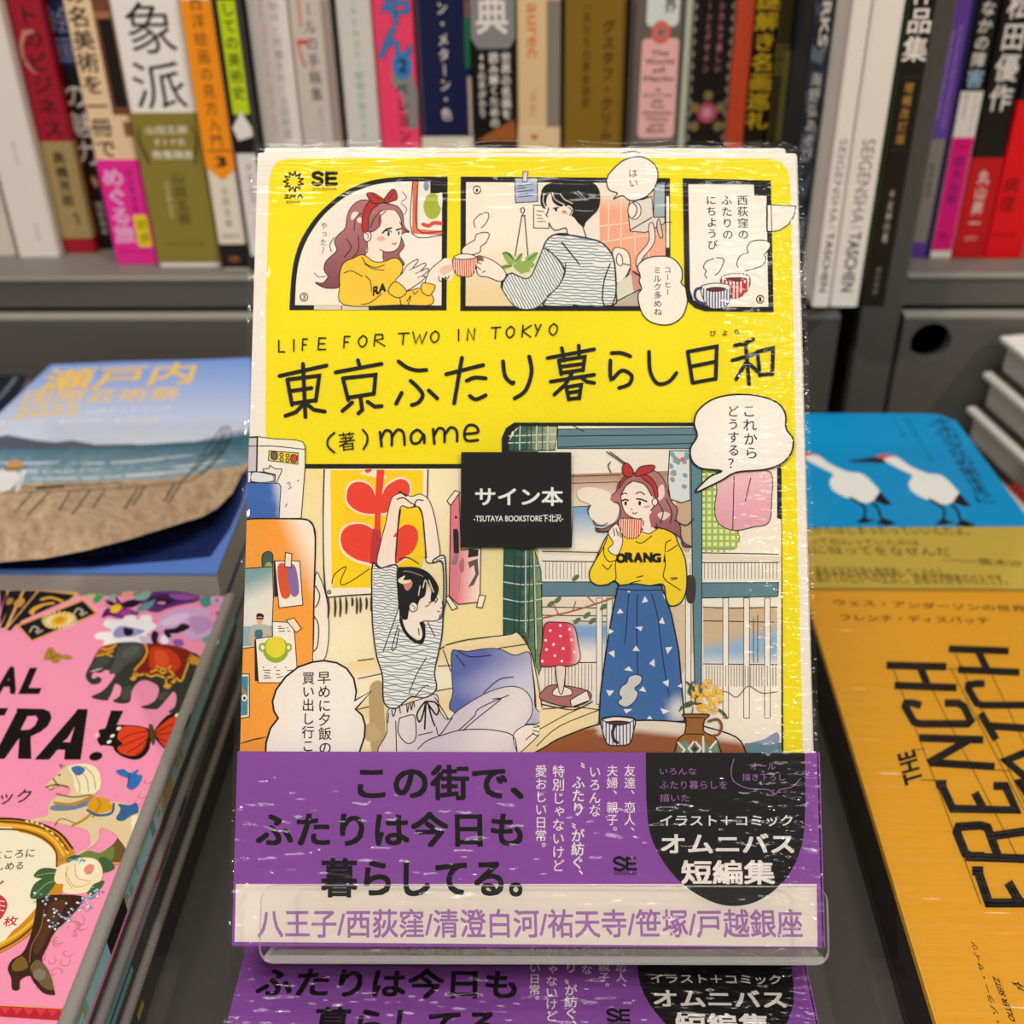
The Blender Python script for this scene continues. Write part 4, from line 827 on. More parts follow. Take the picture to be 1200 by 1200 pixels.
# dark magazine far left
Mx = T((float(hit_z(33, 440, .03)[0]) - .16, float(hit_z(0, 520, .03)[1]), .0003))
b = thing('magazine', 'dark navy magazine at the far left behind the seaside guide', 'magazine', Mx)
ex = float(hit_z(33, 440, .03)[0] - hit_z(0, 505, .03)[0]); dy = float(hit_z(33, 440, .03)[1]) - Mx.translation[1]
mb = Print(Mx, T((0, 0, .0297))); sh = [(.0, 0), (.16 - ex * 1.1, 0), (.16, dy), (.005, dy)]
mb.prism(sh, .0292, .0297, '#1a2033'); mb.prism(sh, 0, .0006, '#1a2033'); mb.at(0, 380, 3.53)
mb.text('Photographs', (-10, 330), (75, 225), (-25, 318), '#b9bcc4', .0); mb.build('cover', M_GLOSS, b)
m2 = MB(); m2.prism(sh, .0007, .0291, '#b9b3a8'); m2.build('page_block', M_PAGES_Z, b)


# ------------------------------------------------------------ the picture book on the stand: printed front
PAPER = '#eee8e0'; YEL = '#efde06'; SKIN = '#f2e4d8'; TEAL = '#5f8391'
def manga_front(p):
    I = '#0f0c0b'
    # white paper, yellow field
    p.at(0, 0, 1)
    p.fill('316 560 311 500 312 342 315 215 318 200 324 190 336 186 600 184 900 186 915 190 923 199 926 214 930 400 935 640 941 890 300 890', YEL, False)
    # marks
    p.at(330, 200, 6); n = 22
    st = [(85 + (72 if k % 2 else 40) * math.cos(2 * math.pi * k / n), 77 + (72 if k % 2 else 40) * math.sin(2 * math.pi * k / n)) for k in range(n)]
    for k in range(0, n, 2): p.line([st[k - 1], st[k], st[(k + 1) % n]], 1.3, I, False)
    p.lines('25 172 50 172|37 172 37 192|22 192 52 192|62 194 68 170 80 186 92 170 98 194|112 194 132 168 150 194', 1.2, I, False)
    p.trect('zine', 32, 208, 130, 231, I, .01)
    p.lines('285 28 262 14 235 18 224 36 240 50 270 58 284 74 272 92 245 98 222 86', 4.4, I).lines('318 14 318 98|318 18 384 18|318 55 378 55|318 94 384 94', 4.2, I, False)
    p.trect('SHOEISHA', 216, 118, 388, 140, I, .0)
    # panel 3 (left)
    p.fill(np.vstack([catmull(N('55 982 56 940 60 880 68 760 88 630 128 505 190 395 268 295 372 200 450 145 540 100 650 66 780 48 900 42')), N('1168 42 1160 984')]), I, False)
    p.fill(np.vstack([catmull(N('95 946 97 880 106 745 128 620 168 508 228 402 308 302 420 205 500 157 590 120 690 93 790 80 930 76')), N('1044 78 1046 160 1128 160 1124 948')]), PAPER, False)
    p.fill('228 948 418 948 418 980 228 978', '#d9cfc4', False).fill('425 948 612 950 612 980 425 980', '#d9cfc4', False)
    p.fill('922 76 960 76 956 412 1128 424 1128 454 918 444', '#df6f4c', False).lines('922 76 918 444 1128 454|960 76 956 412 1128 424', .8)
    p.fill(ell(1060, 250, 62, 92), '#a3b436').fill('1100 165 1128 160 1128 260 1105 240 1098 200', PAPER).fill(ell(1018, 110, 20, 34), '#8f90ba').line('995 378 1035 388 1070 368 1122 372', 4.5, '#d4492f')
    HAIR, HD = lin('#b07274'), lin('#7c4452')
    hg = lambda x, y, b: mixc(HAIR, HD, min(max((y - 262) / 75, 0), 1))
    p.fill('600 208 540 215 490 258 462 320 448 405 400 450 372 500 388 560 345 605 308 645 300 700 326 748 290 790 238 788 290 820 350 828 405 815 412 720 500 620 720 640 862 664 825 590 862 530 840 460 868 435 900 432 862 390 850 300 810 250 740 232', '#a6656a', True, I, fn=hg)
    p.fill('496 300 520 290 540 300 505 345 488 340', '#f0e2da').fill('530 340 560 330 565 365 540 365', '#f0e2da')
    p.fill('705 350 690 300 740 280 800 285 830 320 842 400 840 500 818 548 770 572 722 570 715 612 722 645 620 640 590 610 605 520 600 490 575 465 580 432 610 425 650 420 690 390', SKIN, True)
    p.fill('690 300 700 370 650 425 605 432 630 330', '#a6656a')
    p.fill(ell(602, 460, 28, 38), SKIN, False, I).line('592 442 610 452 606 478', .6)
    p.lines('690 555 735 572 790 566 822 540 838 500 842 465|715 570 713 610 724 645|690 390 650 425 610 432|735 286 690 330 690 390|700 280 650 340 625 400|800 280 835 330 850 400 885 430|830 360 850 400|620 300 590 420|510 420 520 340 560 300|455 480 490 540 440 610|540 460 540 560 500 610|600 500 605 560 580 600|370 470 340 520 350 570', .75)
    p.lines('230 720 260 748 310 744|240 785 290 790 325 752|840 230 880 270 862 310|850 150 878 190 845 218', .6)
    p.fill('622 216 582 268 566 345 570 425 606 424 612 335 640 270 684 234', '#b4302b', True, I)
    p.fill('630 220 598 165 640 155 722 205 720 226 660 232', '#b4302b', True, I).fill('722 200 778 132 806 150 812 198 780 215 735 228', '#b4302b', True, I).lines('640 170 690 205|785 160 750 205', .6)
    p.fill(ell(700, 478, 30, 17), '#ecb3a4').fill(ell(752, 445, 8, 18), I).fill(ell(824, 440, 6, 15), I).lines('710 440 738 412 772 404|806 418 838 408', 1.3).line('730 425 755 420 772 432', .9).line('780 510 795 520 805 508', 1.0, '#c4493f')
    SW = '#efc93c'
    p.fill('572 592 500 618 440 648 412 710 410 800 440 945 840 945 1045 945 1060 880 985 826 860 850 812 795 852 690 832 632 790 614 722 640 650 640', SW, True, I)
    p.lines('565 610 600 660 660 682 722 665|585 655 640 690 720 700|440 720 490 705 570 745|590 740 625 780 632 850|820 830 840 945|560 940 620 930 700 870|890 940 910 880 880 920|925 850 935 870 960 845', .75)
    p.text('RA', (640, 885), (735, 850), (642, 818), I, .06)
    p.fill('800 780 850 720 885 665 950 625 958 640 922 688 1000 652 1014 668 978 708 1022 688 1032 702 990 742 1012 745 975 785 860 850', SKIN, True, I).lines('922 688 900 700|978 708 940 725|990 742 955 752', .6)
    p.fill('1008 792 1040 705 1132 622 1200 640 1200 770 1150 760 1110 745 1105 775 1080 808', SKIN, True).lines('1008 792 1040 705 1132 622|1105 745 1108 772 1130 778 1150 755|1150 745 1165 760 1180 740|1080 808 1040 802', .8).fill('1110 690 1190 660 1200 700 1140 730', '#ecbcae')
    p.fill('750 850 800 780 880 850 820 895', SW, True, I).fill('985 800 1010 790 1080 812 1040 880 985 850', SW, True, I)
    p.col('やった〜', (300, 360), (292, 590), I, .0, .8); p.line(ell(158, 890, 26, 28), .8, I, closed=True); p.trect('3', 148, 873, 168, 907, I, .02)
    # panel 2 (middle)
    p.at(0, 0, 1)
    p.fill('539.8 207 785 209 786 364.5 539.5 364.5', I, False)
    p.fill('546.2 213.6 779 214.6 780 358.6 545.7 358.8', '#f0e4d2', False, fn=lambda x, y, b: mixc(lin('#efe4d4'), lin('#e6cb96'), min(max((y - 285) / 60, 0), 1) * .8))
    p.at(650, 170, 5.456)
    p.fill('285 330 640 255 705 330 705 1030 370 1030 290 700', '#e9ae8f', False, fn=lambda x, y, b: mixc(lin('#f0e2d0'), lin('#e8a98a'), min(max((y - 222) / 25, 0), 1)))
    p.lines('345 370 345 600|425 360 425 680|510 560 515 700|290 520 700 470|300 620 700 560|600 640 600 720', .9, '#f0d9c4', False)
    p.fill('635 245 705 250 705 460 632 462', '#9fb0bb', False, I).fill('565 330 605 330 605 368 562 372', '#3f5f58', False)
    p.fill('478 355 560 350 620 330 632 462 705 462 705 500 580 560 482 552 470 430', '#ded6cc', False, I).fill(ell(510, 420, 42, 56), '#ece4da', False, I).lines('500 370 525 400 520 440 500 465|482 545 620 465', .9)
    p.fill('600 540 605 505 630 505 638 620 560 730 545 790 520 770 530 710 600 620', '#e6dcd2', True, I).fill('655 490 672 480 690 585 672 590 655 540', '#cfc6bd', True, I)
    p.fill('370 675 460 675 485 760 470 830 400 895', '#efe6da', True, I).fill('395 720 410 695 432 720 430 770 400 760', '#f4ece2', True, I).lines('400 890 450 850 480 790|440 760 480 770', .9).fill('395 895 510 830 520 950 430 985 390 1000', '#d9d8c4').fill('490 805 545 830 540 940 510 950', '#c98f82').fill('375 1030 540 930 540 1028', '#b7aca4', False).line('395 1000 545 925', 1)
    p.fill('710 325 735 325 735 660 710 660', PAPER, False, I).line('700 494 745 494', .8)
    # note, hook, plant
    p.at(530, 180, 6.318)
    p.fill('462 182 630 180 632 355 590 360 468 366', '#a9b1cf', False, I).fill('525 135 560 135 552 210 520 210', '#ddd3d8', False, I); p.lines('485 240 570 232 600 228|485 258 545 252|485 285 600 272|490 305 560 298|490 325 595 310', .7, '#2c2c4a')
    p.fill('602 384 720 384 715 555 602 552', '#efe4d3', False, I); p.lines('625 425 680 432|625 455 660 462|628 480 670 484|630 505 690 505', .6)
    p.lines('515 440 505 415 525 402 535 425 520 460 540 460|515 460 465 760|535 460 562 775', .9)
    for s in ('370 740 400 728 440 750 455 800 430 830 400 800', '405 730 450 760 470 800 440 810', '470 790 490 750 520 740 510 790 490 830', '560 780 590 740 635 735 600 800', '355 845 400 820 450 830 400 855', '450 830 500 800 580 800 610 830 560 860 500 880', '540 780 570 760 600 800 560 830', '500 890 540 850 580 870'): p.fill(s, '#8fae58', True)
    p.lines('372 742 420 740 452 790|395 730 440 770|470 800 515 745|560 790 630 738|360 845 440 830', .8, '#3d5a2c')
    # steam
    p.lines('170 550 160 500 200 455 225 450|232 440 265 440 268 480 240 530 215 550', .7)
    p.fill('70 720 100 680 165 640 180 600 240 585 275 600 250 660 212 690 205 730 150 750 90 755', '#ece2d6', True, I)
    # man
    p.fill('700 400 695 470 720 530 760 565 840 555 855 600 1000 620 985 520 920 460 860 380 740 320', SKIN, True)
    p.lines('712 405 705 440 695 450 704 470|715 515 740 555 770 570 840 553 850 600|965 540 985 600 990 615', 1.0)
    HM = '#0f0c0b'
    q1 = p.px('1011 190 900 195 800 205 710 225 668 260 652 320 658 385 690 410 700 330 730 300 745 360 800 395 830 385 870 425 880 460 905 480 935 520 975 545')
    p.at(650, 170, 5.456); q2 = p.px('200 495 240 455 280 410 292 330 275 270 230 235 120 215')
    p.at(0, 0, 1); p.fill(np.vstack([q1, q2]), HM, True)
    p.at(530, 180, 6.318)
    p.lines('680 300 672 350 690 400|740 290 760 340 830 380|800 300 830 340 890 370', .8, '#d9cfc4').fill('850 385 885 400 890 440 868 462 855 430', SKIN, True).lines('862 400 885 425 868 460', .8)
    p.fill(ell(768, 418, 9, 14), HM).line('750 408 785 402', 1.2, HM).lines('812 432 838 425|815 445 845 435|820 425 850 450', .7, '#d0604e').lines('905 290 960 330|930 280 1000 350', .8, '#8a847c')
    # shirt
    a = p.px('850 597 790 595 730 615 690 660 655 750 625 820 590 900 545 930 480 905 440 888 400 910 365 980 395 1040 440 1100 520 1152 600 1155 660 1110 695 1085 692 1130 1011 1130')
    p.at(650, 170, 5.456); b2 = p.px('120 1026 370 1026 392 940 385 780 360 690 290 620 200 598 100 578')
    p.at(0, 0, 1); body = np.vstack([a, b2]); p.fill(body, '#ece7df', True, I, w=1.3); p.stripes(body, 3.5, 1.15, '#4f7f95', 3, .45, .3, gap=.1)
    p.at(530, 180, 6.318); arm = '680 700 740 740 800 800 830 860 800 960 720 1050 640 1130 560 1155 480 1140 420 1085 370 990 405 910 440 890 490 910 545 930 590 900 625 820 655 750'
    p.fill(arm, '#ece7df', True, I); p.stripes(arm, 3.2, 1.15, '#4f7f95', 62, .3, .3, seed=4); p.lines('680 700 760 760 830 860|840 810 830 900 780 990 700 1060|815 660 940 820|760 600 860 605 1000 625', .9)
    p.line('405 900 372 945 366 990', 2.6, I); p.fill('700 650 1000 625 1011 640 900 640 760 640', '#8e9bb8')
    p.at(650, 170, 5.456); p.lines('355 760 318 860 305 980 318 1026|385 780 392 940 370 1020|0 575 120 580 260 610|45 625 160 765', 1.1)
    # hand and cup
    p.at(530, 180, 6.318)
    p.fill('178 770 232 765 330 812 398 888 362 948 260 915 205 908 182 870', SKIN, True, I).lines('180 800 215 820|182 840 210 860|225 880 245 870|165 768 230 780 220 800', .8).fill('170 765 215 765 230 780 200 800', '#8f4a4c')
    cup = '4 790 30 778 100 785 182 775 176 840 145 905 95 910 40 902 14 860'
    p.fill(cup, '#cd5a40', True, I); p.stripes(cup, 2.6, 1.1, '#f0ddd0', 88, .1)
    p.fill('10 775 60 745 140 750 175 772 90 785', '#efe6dc', True, I)
    p.line(ell(182, 270, 28, 28), .8, I, closed=True); p.fill(ell(182, 272, 11, 14), I)
    # balloons
    p.at(650, 170, 5.456)
    p.fill('375 348 400 310 350 290 332 240 345 190 400 130 450 95 520 78 580 85 640 130 660 190 645 260 600 320 540 350 480 355 430 325', PAPER, True, I, w=1.0); p.col('はい', (498, 150), (505, 275), I, .0, 1.0, .95)
    p.fill('500 810 545 835 530 775 590 725 690 712 760 730 810 790 815 850 808 885 840 920 848 1000 820 1090 760 1140 690 1152 610 1130 560 1080 535 1000 535 950 555 920 540 870 545 840', PAPER, True, I, w=1.0)
    p.col('コーヒー', (722, 775), (722, 965), I, .01, 1.0, .95); p.col('ミルク多めね', (655, 775), (660, 1095), I, .01, 1.05, .95)
    # panel 1 (right)
    p.at(790, 190, 6.667)
    p.fill('66 128 754 146 776 1174 240 1166 160 1140 100 1085 80 960', I, False)
    p.fill('110 176 620 178 625 265 720 268 734 1132 420 1132 240 1120 150 1080 124 1000', PAPER, False)
    p.fill('720 334 950 346 935 420 890 490 820 535 765 545 722 540', PAPER, False, I).lines('728 340 728 540|756 340 762 545', .7)
    p.col('西荻窪の', (531, 255), (540, 612), I, .01, 1.05, .92); p.col('ふたりの', (405, 255), (420, 612), I, .01, 1.05, .92); p.col('にちようび', (287, 255), (300, 692), I, .01, 1.05, .92)
    p.fill('575 710 570 670 600 625 650 612 730 618 748 660 715 715 712 770 660 830 560 850 495 830 490 790 520 735', PAPER, True); p.lines('500 830 488 790 520 730 575 712 568 670 605 622 690 612 740 630 748 665 708 720|700 730 715 760 680 815 555 852', .8); p.lines('255 908 238 880 250 850 228 825 250 780 310 755|330 750 380 755 384 790 350 860 315 886', .8)
    rc = '362 915 400 885 470 873 560 880 592 912 588 970 550 1030 500 1060 440 1060 380 1000'
    p.fill(rc, '#c8313a', True, I); p.stripes(rc, 4.2, 1.7, '#f3e3da', 91, .1); p.fill('370 905 420 882 480 876 550 884 588 908 540 915 470 915 400 920', PAPER, True); p.fill('395 915 470 905 560 912 520 930 430 930', '#7d1f22', True, I); p.lines('540 950 555 990 530 1030 515 1045', 3.2, '#b02630')
    bc = '205 985 240 960 320 948 400 955 444 980 440 1050 410 1120 350 1145 280 1140 230 1080'
    p.fill(bc, '#f1ebe6', True, I); p.stripes(bc, 3.4, 1.6, '#3d4d88', 90, .1); p.fill('215 980 260 960 330 952 400 960 438 985 380 1000 290 1005', PAPER, True); p.fill('250 995 320 980 400 990 370 1008 290 1010', '#6b2a2a', True, I); p.line('210 985 170 1000 160 1050 185 1090 235 1110', 3.4, '#2f3c6e')
    p.line(ell(671, 1074, 28, 30), .9, I, closed=True); p.trect('1', 661, 1056, 681, 1092, I, .03)
    # title
    p.at(300, 360, 3.53)
    for s in ('98 285 292 242', '195 235 205 455', '130 300 150 405', '130 300 262 284 248 388', '140 348 230 335', '148 400 248 385', '198 400 165 435 122 450', '210 400 240 425 285 432',
              '422 220 430 248', '330 270 520 235', '360 295 382 385', '360 295 495 280 488 360', '382 375 488 358', '432 372 440 425 424 440', '398 395 358 430', '462 392 492 412 520 410',
              '852 210 838 290 820 398', '787 278 940 240'): p.line(s, 4.6, I, False)
    for s in ('590 225 625 250 665 262 705 260', '640 305 672 335 690 365 672 395 645 405', '603 355 580 400', '715 345 750 378', '872 305 905 292 950 295', '885 368 910 382 950 365', '1022 225 1030 285 1058 315 1065 312', '1130 205 1140 270 1115 345 1070 378'): p.line(s, 4.6, I)
    p.at(600, 360, 3.4286)
    for s in ('143 205 330 170', '200 165 210 215', '268 155 270 200', '188 215 198 270', '188 215 292 200 285 255', '195 240 285 228', '198 265 285 252', '155 300 330 272', '245 258 215 310 170 352', '275 280 300 300 330 305', '218 322 228 372', '218 322 278 312 270 368', '225 345 272 338', '228 370 270 365',
              '705 180 725 305', '705 180 822 158 818 290', '715 240 815 220', '725 305 818 288', '968 130 930 148 895 155', '885 215 985 185', '938 150 952 310', '938 225 900 290', '955 230 985 258', '985 180 995 275', '985 180 1048 165 1045 270', '995 272 1045 268'): p.line(s, 4.4, I, False)
    for s in ('400 185 440 185 475 198', '395 215 398 290 440 255 480 275 470 310 430 325', '550 180 555 260 585 308 630 300 660 265'): p.line(s, 4.4, I)
    p.col('び', (806, 92), (806, 120), I, .01); p.col('よ', (855, 90), (855, 118), I, .01); p.col('り', (903, 88), (903, 116), I, .01)
    # thin capitals
    G = {'L': '0 0 0 1 .75 1', 'I': '.3 0 .3 1', 'F': '.1 0 0 1|.1 0 .8 0|.05 .5 .6 .5', 'E': '.1 0 0 1 .8 1|.1 0 .8 0|.05 .5 .7 .5', 'O': '.5 0 .1 .3 .05 .7 .4 1 .8 .7 .85 .25 .5 0', 'R': '.1 0 0 1|.1 0 .7 0 .75 .35 .1 .5 .9 1', 'T': '0 .05 1 0|.5 0 .4 1', 'W': '0 0 .2 1 .5 .2 .65 1 1 0', 'N': '.05 1 .15 0 .75 1 .85 0', 'K': '.15 0 .05 1|.85 0 .1 .5 .8 1', 'Y': '.1 0 .35 .5|.8 0 .15 1'}
    xs = [327, 343, 354.5, 373, 403, 420, 438.5, 467, 484, 504.5, 536, 547, 576, 593, 611, 626, 643.5]; wd = [9, 5, 7.5, 11, 9, 11.5, 14, 12.5, 16, 11.5, 5, 11, 10.5, 11, 13.5, 10, 11]
    p.at(0, 0, 1)
    for ch, x, w in zip('LIFEFORTWOINTOKYO', xs, wd):
        y = 412.6 - (x - 327) / 307 * 19 - 13.4
        for s in G[ch].split('|'): p.line(N(s) * (w, 13.4) + (x, y), 1.15, I, ch == 'O')
    p.at(300, 360, 3.53)
    p.lines('513 517 520 576|518 545 535 512 560 520 562 572|562 540 585 508 610 520 615 570|692 528 668 508 642 530 648 562 675 560 695 530 697 562|733 505 738 565|736 535 755 502 778 510 780 558|780 530 805 498 830 512 832 555|865 525 918 518 908 492 878 490 862 520 872 552 918 550', 3.0, I)
    p.text('著', (345, 598), (412, 590), (340, 522), I, -.005); p.lines('325 520 300 545 298 575 325 602|442 508 460 530 460 560 445 588', 1.6, I)
    # ---------------- lower scene, left: kitchen and wall
    p.at(0, 0, 1)
    WALL = '#efdfae'
    p.fill('275 545 600 545 600 890 265 890', WALL, False, fn=lambda x, y, b: mixc(lin('#f1e6c6'), lin('#ecdcA0'.lower()), .5 + .5 * math.sin(x * .02 + y * .013)))
    p.fill('355 544 545 544 545 549.5 355 549.5', I, False)
    # ---------------- lower scene, right: the window
    p.at(590, 500, 3.0757)
    p.fill('-6 95 -6 40 10 5 38 -14 700 -14 1000 60 1008 1200 600 1200 600 95', I, False)
    p.fill('18 90 18 60 30 20 60 -2 695 0 985 120 985 330 1000 335 1000 1180 125 1180 125 90', '#efe6d8', False)
    p.fill('195 10 700 5 690 80 195 80', TEAL, False, I).lines('200 35 690 30|200 75 690 60|250 -2 290 18', .8)
    # outside: balcony rails, houses
    p.fill('140 175 600 160 600 300 140 300', '#c9a98a', False, fn=lambda x, y, b: mixc(lin('#b08a74'), lin('#e6d3b8'), min(max((y - 557) / 25, 0), 1))).fill('255 290 420 285 420 445 240 440', '#a9c2d6', False, fn=lambda x, y, b: mixc(lin('#7fa8cc'), lin('#efe6d8'), min(max((y - 600) / 35, 0), 1))); p.lines('240 180 420 175|240 205 410 200|250 290 340 285|250 290 245 430', .7)
    p.fill('620 270 680 270 675 440 640 430', '#c9ad8e').fill('140 440 1000 470 1000 490 140 460', '#e2d6c4', False)
    for x in range(152, 990, 13):
        if 300 < x < 665: continue
        p.line([(x, 490), (x, 548)], .6, '#8b8074', False)
    p.lines('140 450 400 455|140 485 400 488|700 455 990 460|700 490 990 490', .8)
    p.fill('138 560 420 560 420 610 138 612', TEAL, False, I).fill('700 563 990 562 988 612 702 618', TEAL, False, I)
    p.fill('140 620 420 620 420 830 140 830', '#e3cdb0', False, fn=lambda x, y, b: mixc(mixc(lin('#e6d9c4'), lin('#7fa8d0'), min(max((y - 728) / 6, 0), 1)), lin('#efe6d8'), min(max((y - 745) / 20, 0), 1))); p.fill('720 650 985 650 985 860 720 860', '#cdb69a', False, fn=lambda x, y, b: mixc(mixc(lin('#cbb292'), lin('#8fb2d2'), min(max((y - 738) / 14 + (x - 880) / 50, 0), 1)), lin('#efe6d8'), min(max((y - 765) / 18, 0), 1)))
    p.lines('250 700 400 705|140 650 400 655|140 680 400 683|720 650 830 655 985 650|720 855 985 858|140 850 350 850|720 700 985 705', .8); p.fill('600 640 690 640 690 800 640 900 600 700', '#d9c4a4', False)
    for x in (335, 372, 655, 790, 865, 940): p.fill(f'{x} 618 {x+20} 618 {x+20} {1050 if x > 700 else 1000} {x} {1050 if x > 700 else 1000}', '#f1e8da', False, '#4d443c', w=.6)
    for x in range(150, 330, 12): p.line([(x, 855), (x, 950)], .55, '#8b8074', False)
    for x in range(730, 985, 10): p.line([(x, 862), (x, 935)], .55, '#8b8074', False)
    p.lines('720 960 800 955 840 975 880 935 930 960 985 955', .8, '#6d645a').lines('900 690 900 850|915 680 915 850', .8, '#6d645a')
    p.fill('940 1125 985 1100 985 1140 890 1140', '#8f94b4', True).fill('870 1140 1000 1138 1000 1180 850 1180', TEAL, False)
    p.lines('140 690 230 670 330 640 410 612', 2.0, '#a5643a'); p.lines('200 680 180 640|250 665 260 630|330 640 300 610', 1, '#a5643a')
    for x, y in ((170, 640), (195, 625), (260, 545), (300, 680), (265, 700), (360, 650), (320, 700)): p.fill(ell(x, y, 16, 8, -40), '#5d7050')
    # laundry
    p.fill('598 88 670 88 672 265 640 275 600 262 592 200', '#d9dedd', False, I); rn = random.Random(4)
    for k in range(16): p.fill(ell(603 + rn.random() * 60, 98 + rn.random() * 155, 10, 8, rn.random() * 90, 10), rn.choice(['#d96a4a', '#7f9fae', '#7f9fae', '#e0a03a']))
    p.fill('712 165 790 165 800 230 850 400 830 440 715 440', '#dfe6b0', False, I); p.stripes('714 166 788 166 800 230 848 400 830 438 717 438', 7, 2.6, '#9db84c', 90); p.stripes('714 166 788 166 800 230 848 400 830 438 717 438', 7.5, 2.6, '#9db84c', 0)
    p.fill('770 165 860 160 960 165 965 260 955 345 900 362 830 375 775 350 760 300 768 230', '#e6b6bd', True, I, fn=lambda x, y, b: mixc(lin('#e9bcc0'), lin('#dc9fae'), min(max((y - 560) / 60, 0), 1))); p.lines('830 180 825 375|890 185 870 270', .8)
    p.fill('675 85 715 85 712 1000 690 1000 680 560', TEAL, False, I)
    p.fill('655 545 690 545 688 628 660 628', '#3b3432')
    # curtain
    GC = lambda x, y, b: mixc(lin('#245048'), lin('#7f9a6a'), min(max((x - 612) / 26 + .22 * math.sin(x * 1.3), 0), 1))
    p.fill('18 60 60 -2 195 0 185 85 18 88', '#2f6155', False, I, fn=lambda x, y, b: mixc(lin('#245a58'), lin('#b9c09a'), min(max((x - 615) / 38 + .2 * math.sin(x * 1.1), 0), 1)))
    p.fill('2 440 30 432 110 440 135 520 140 750 135 870 125 900 80 760 40 745 0 755 0 600', '#2f6155', False, I, fn=GC)
    p.lines('20 35 190 28|18 60 190 55|5 500 70 505 135 500|2 560 70 570 138 565|0 620 70 632 140 620|0 690 70 700 138 690|60 0 58 85|120 0 118 85|160 0 158 85|80 450 80 740|110 450 118 800', .9, '#cfd8c0').lines('40 440 38 740|65 445 55 745|95 445 90 760|105 445 115 850|40 0 38 85|85 0 85 85|100 0 100 85|140 0 140 85', .8, '#1c302a'); p.lines('20 430 70 445 125 435', 1)
    p.at(280, 500, 6)
    p.fill('30 75 130 72 250 88 400 96 450 108 468 140 468 280 440 645 60 650 66 300', '#efe8de', False, I).fill('30 80 130 78 125 320 20 320', '#cfc4cc', False, I).lines('75 140 250 140 465 162|135 75 130 320', .8)
    p.fill('215 172 420 188 416 266 210 240', '#e8d04a', False, I).fill('232 182 272 188 268 232 232 226', '#6a5f52', True, I).fill('372 202 408 206 404 250 370 246', '#c9432f', True, I)
    for x, y in ((303, 200), (345, 206), (303, 232), (345, 238)): p.line(ell(x, y, 12, 11), .8, I, closed=True)
    p.fill('90 320 180 320 260 340 255 390 85 390', '#7ba3ae', False, I).fill('100 330 170 328 235 345 230 385 100 385', '#e6e4de').lines('180 318 175 300 215 295 220 275 260 300 305 305 265 395|90 318 150 322 260 345', .8)
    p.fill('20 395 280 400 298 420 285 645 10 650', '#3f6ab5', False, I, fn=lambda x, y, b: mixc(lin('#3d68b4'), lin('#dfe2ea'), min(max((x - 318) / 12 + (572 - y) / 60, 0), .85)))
    p.lines('340 400 360 395|355 415 365 405|415 385 425 380|330 565 340 545|355 440 370 425', .8, '#6d6660')
    def fr(x, y, b):
        d = min(max((x - 338) / 28 - (y - 640) / 260 + (645 - y) / 90, 0), 1); return mixc(lin('#f0a23c'), lin('#f1e7d6'), d if y < 800 else min(max((x - 352) / 26, 0), 1))
    p.fill('0 655 130 648 420 650 490 660 525 700 540 800 530 1200 522 1700 450 2000 420 2300 -60 2320 -40 1900 -20 1200', '#f0a23c', False, I, fn=fr); p.line('55 655 130 648 420 650 490 660 525 700 540 800 530 1200 525 1640', 1.3, I)
    p.fill('540 1050 580 1080 612 1180 630 1300 632 1500 600 1640 525 1650 528 1500', '#f1e8da', True, I); p.lines('540 1120 570 1180 560 1240 540 1270|530 1330 562 1400 555 1540 528 1580', 1)
    # notes on the fridge
    p.fill('170 900 210 878 240 900 240 960 232 1020 180 1010 165 960', '#3f5f50', True, I).fill(ell(212, 985, 26, 32), '#8fb25a')
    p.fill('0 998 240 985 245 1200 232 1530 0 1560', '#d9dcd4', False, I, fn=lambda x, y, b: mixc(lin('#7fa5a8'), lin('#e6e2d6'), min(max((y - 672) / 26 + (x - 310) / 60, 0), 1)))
    p.fill('0 1405 240 1400 235 1530 0 1545', '#8fb0bb', False).fill('90 1410 130 1390 190 1392 222 1420 222 1520 85 1530', '#b9b5ac', True); p.fill(ell(150, 1350, 24, 40), '#e2ab94').fill('126 1340 130 1318 150 1312 175 1322 178 1342 150 1335', '#1c1613').line('130 1348 172 1350', 2, '#1c1613').fill('118 1435 165 1430 165 1480 118 1482', '#3f6f78').lines('90 1470 95 1530|200 1460 215 1520', 2.4, '#dd9a86')
    p.fill('245 945 262 940 275 1195 250 1200', '#231a16', False).fill('255 945 430 945 452 1255 285 1275', '#f3ece2', False, I)
    p.fill('275 985 340 982 365 1180 300 1192', '#d9562c', True).fill('340 985 400 985 425 1165 370 1182', '#8a6aa8', True); p.fill('330 885 375 895 370 992 325 985', '#efe2cc', False, I)
    p.at(280, 690, 6)
    p.fill('112 360 135 355 148 655 115 645', '#231a16', False).fill('238 230 380 238 395 320 412 560 300 660 140 660 120 352 240 335', '#f3ece2', False, I)
    p.fill(ell(262, 428, 90, 92), '#8fb02f').fill(ell(170, 412, 28, 32), '#8fb02f').fill(ell(352, 412, 24, 30), '#8fb02f').fill(ell(170, 412, 13, 17), '#f3ece2').fill(ell(352, 412, 11, 15), '#f3ece2').fill(ell(262, 410, 70, 74), '#e3d534')
    p.lines('280 265 300 265|280 280 325 278|285 300 325 298|340 275 350 275|345 295 360 300|175 572 225 572|185 590 220 592|180 610 215 612|178 628 228 625|265 575 290 572|265 600 290 602|270 625 310 615|345 575 380 572', .7, '#3d362f')
    for x in (175, 258, 333): p.fill(ell(x, 552, 5, 5), I)
    p.fill('335 222 390 205 442 280 405 308', '#f0e0c0', False, I)
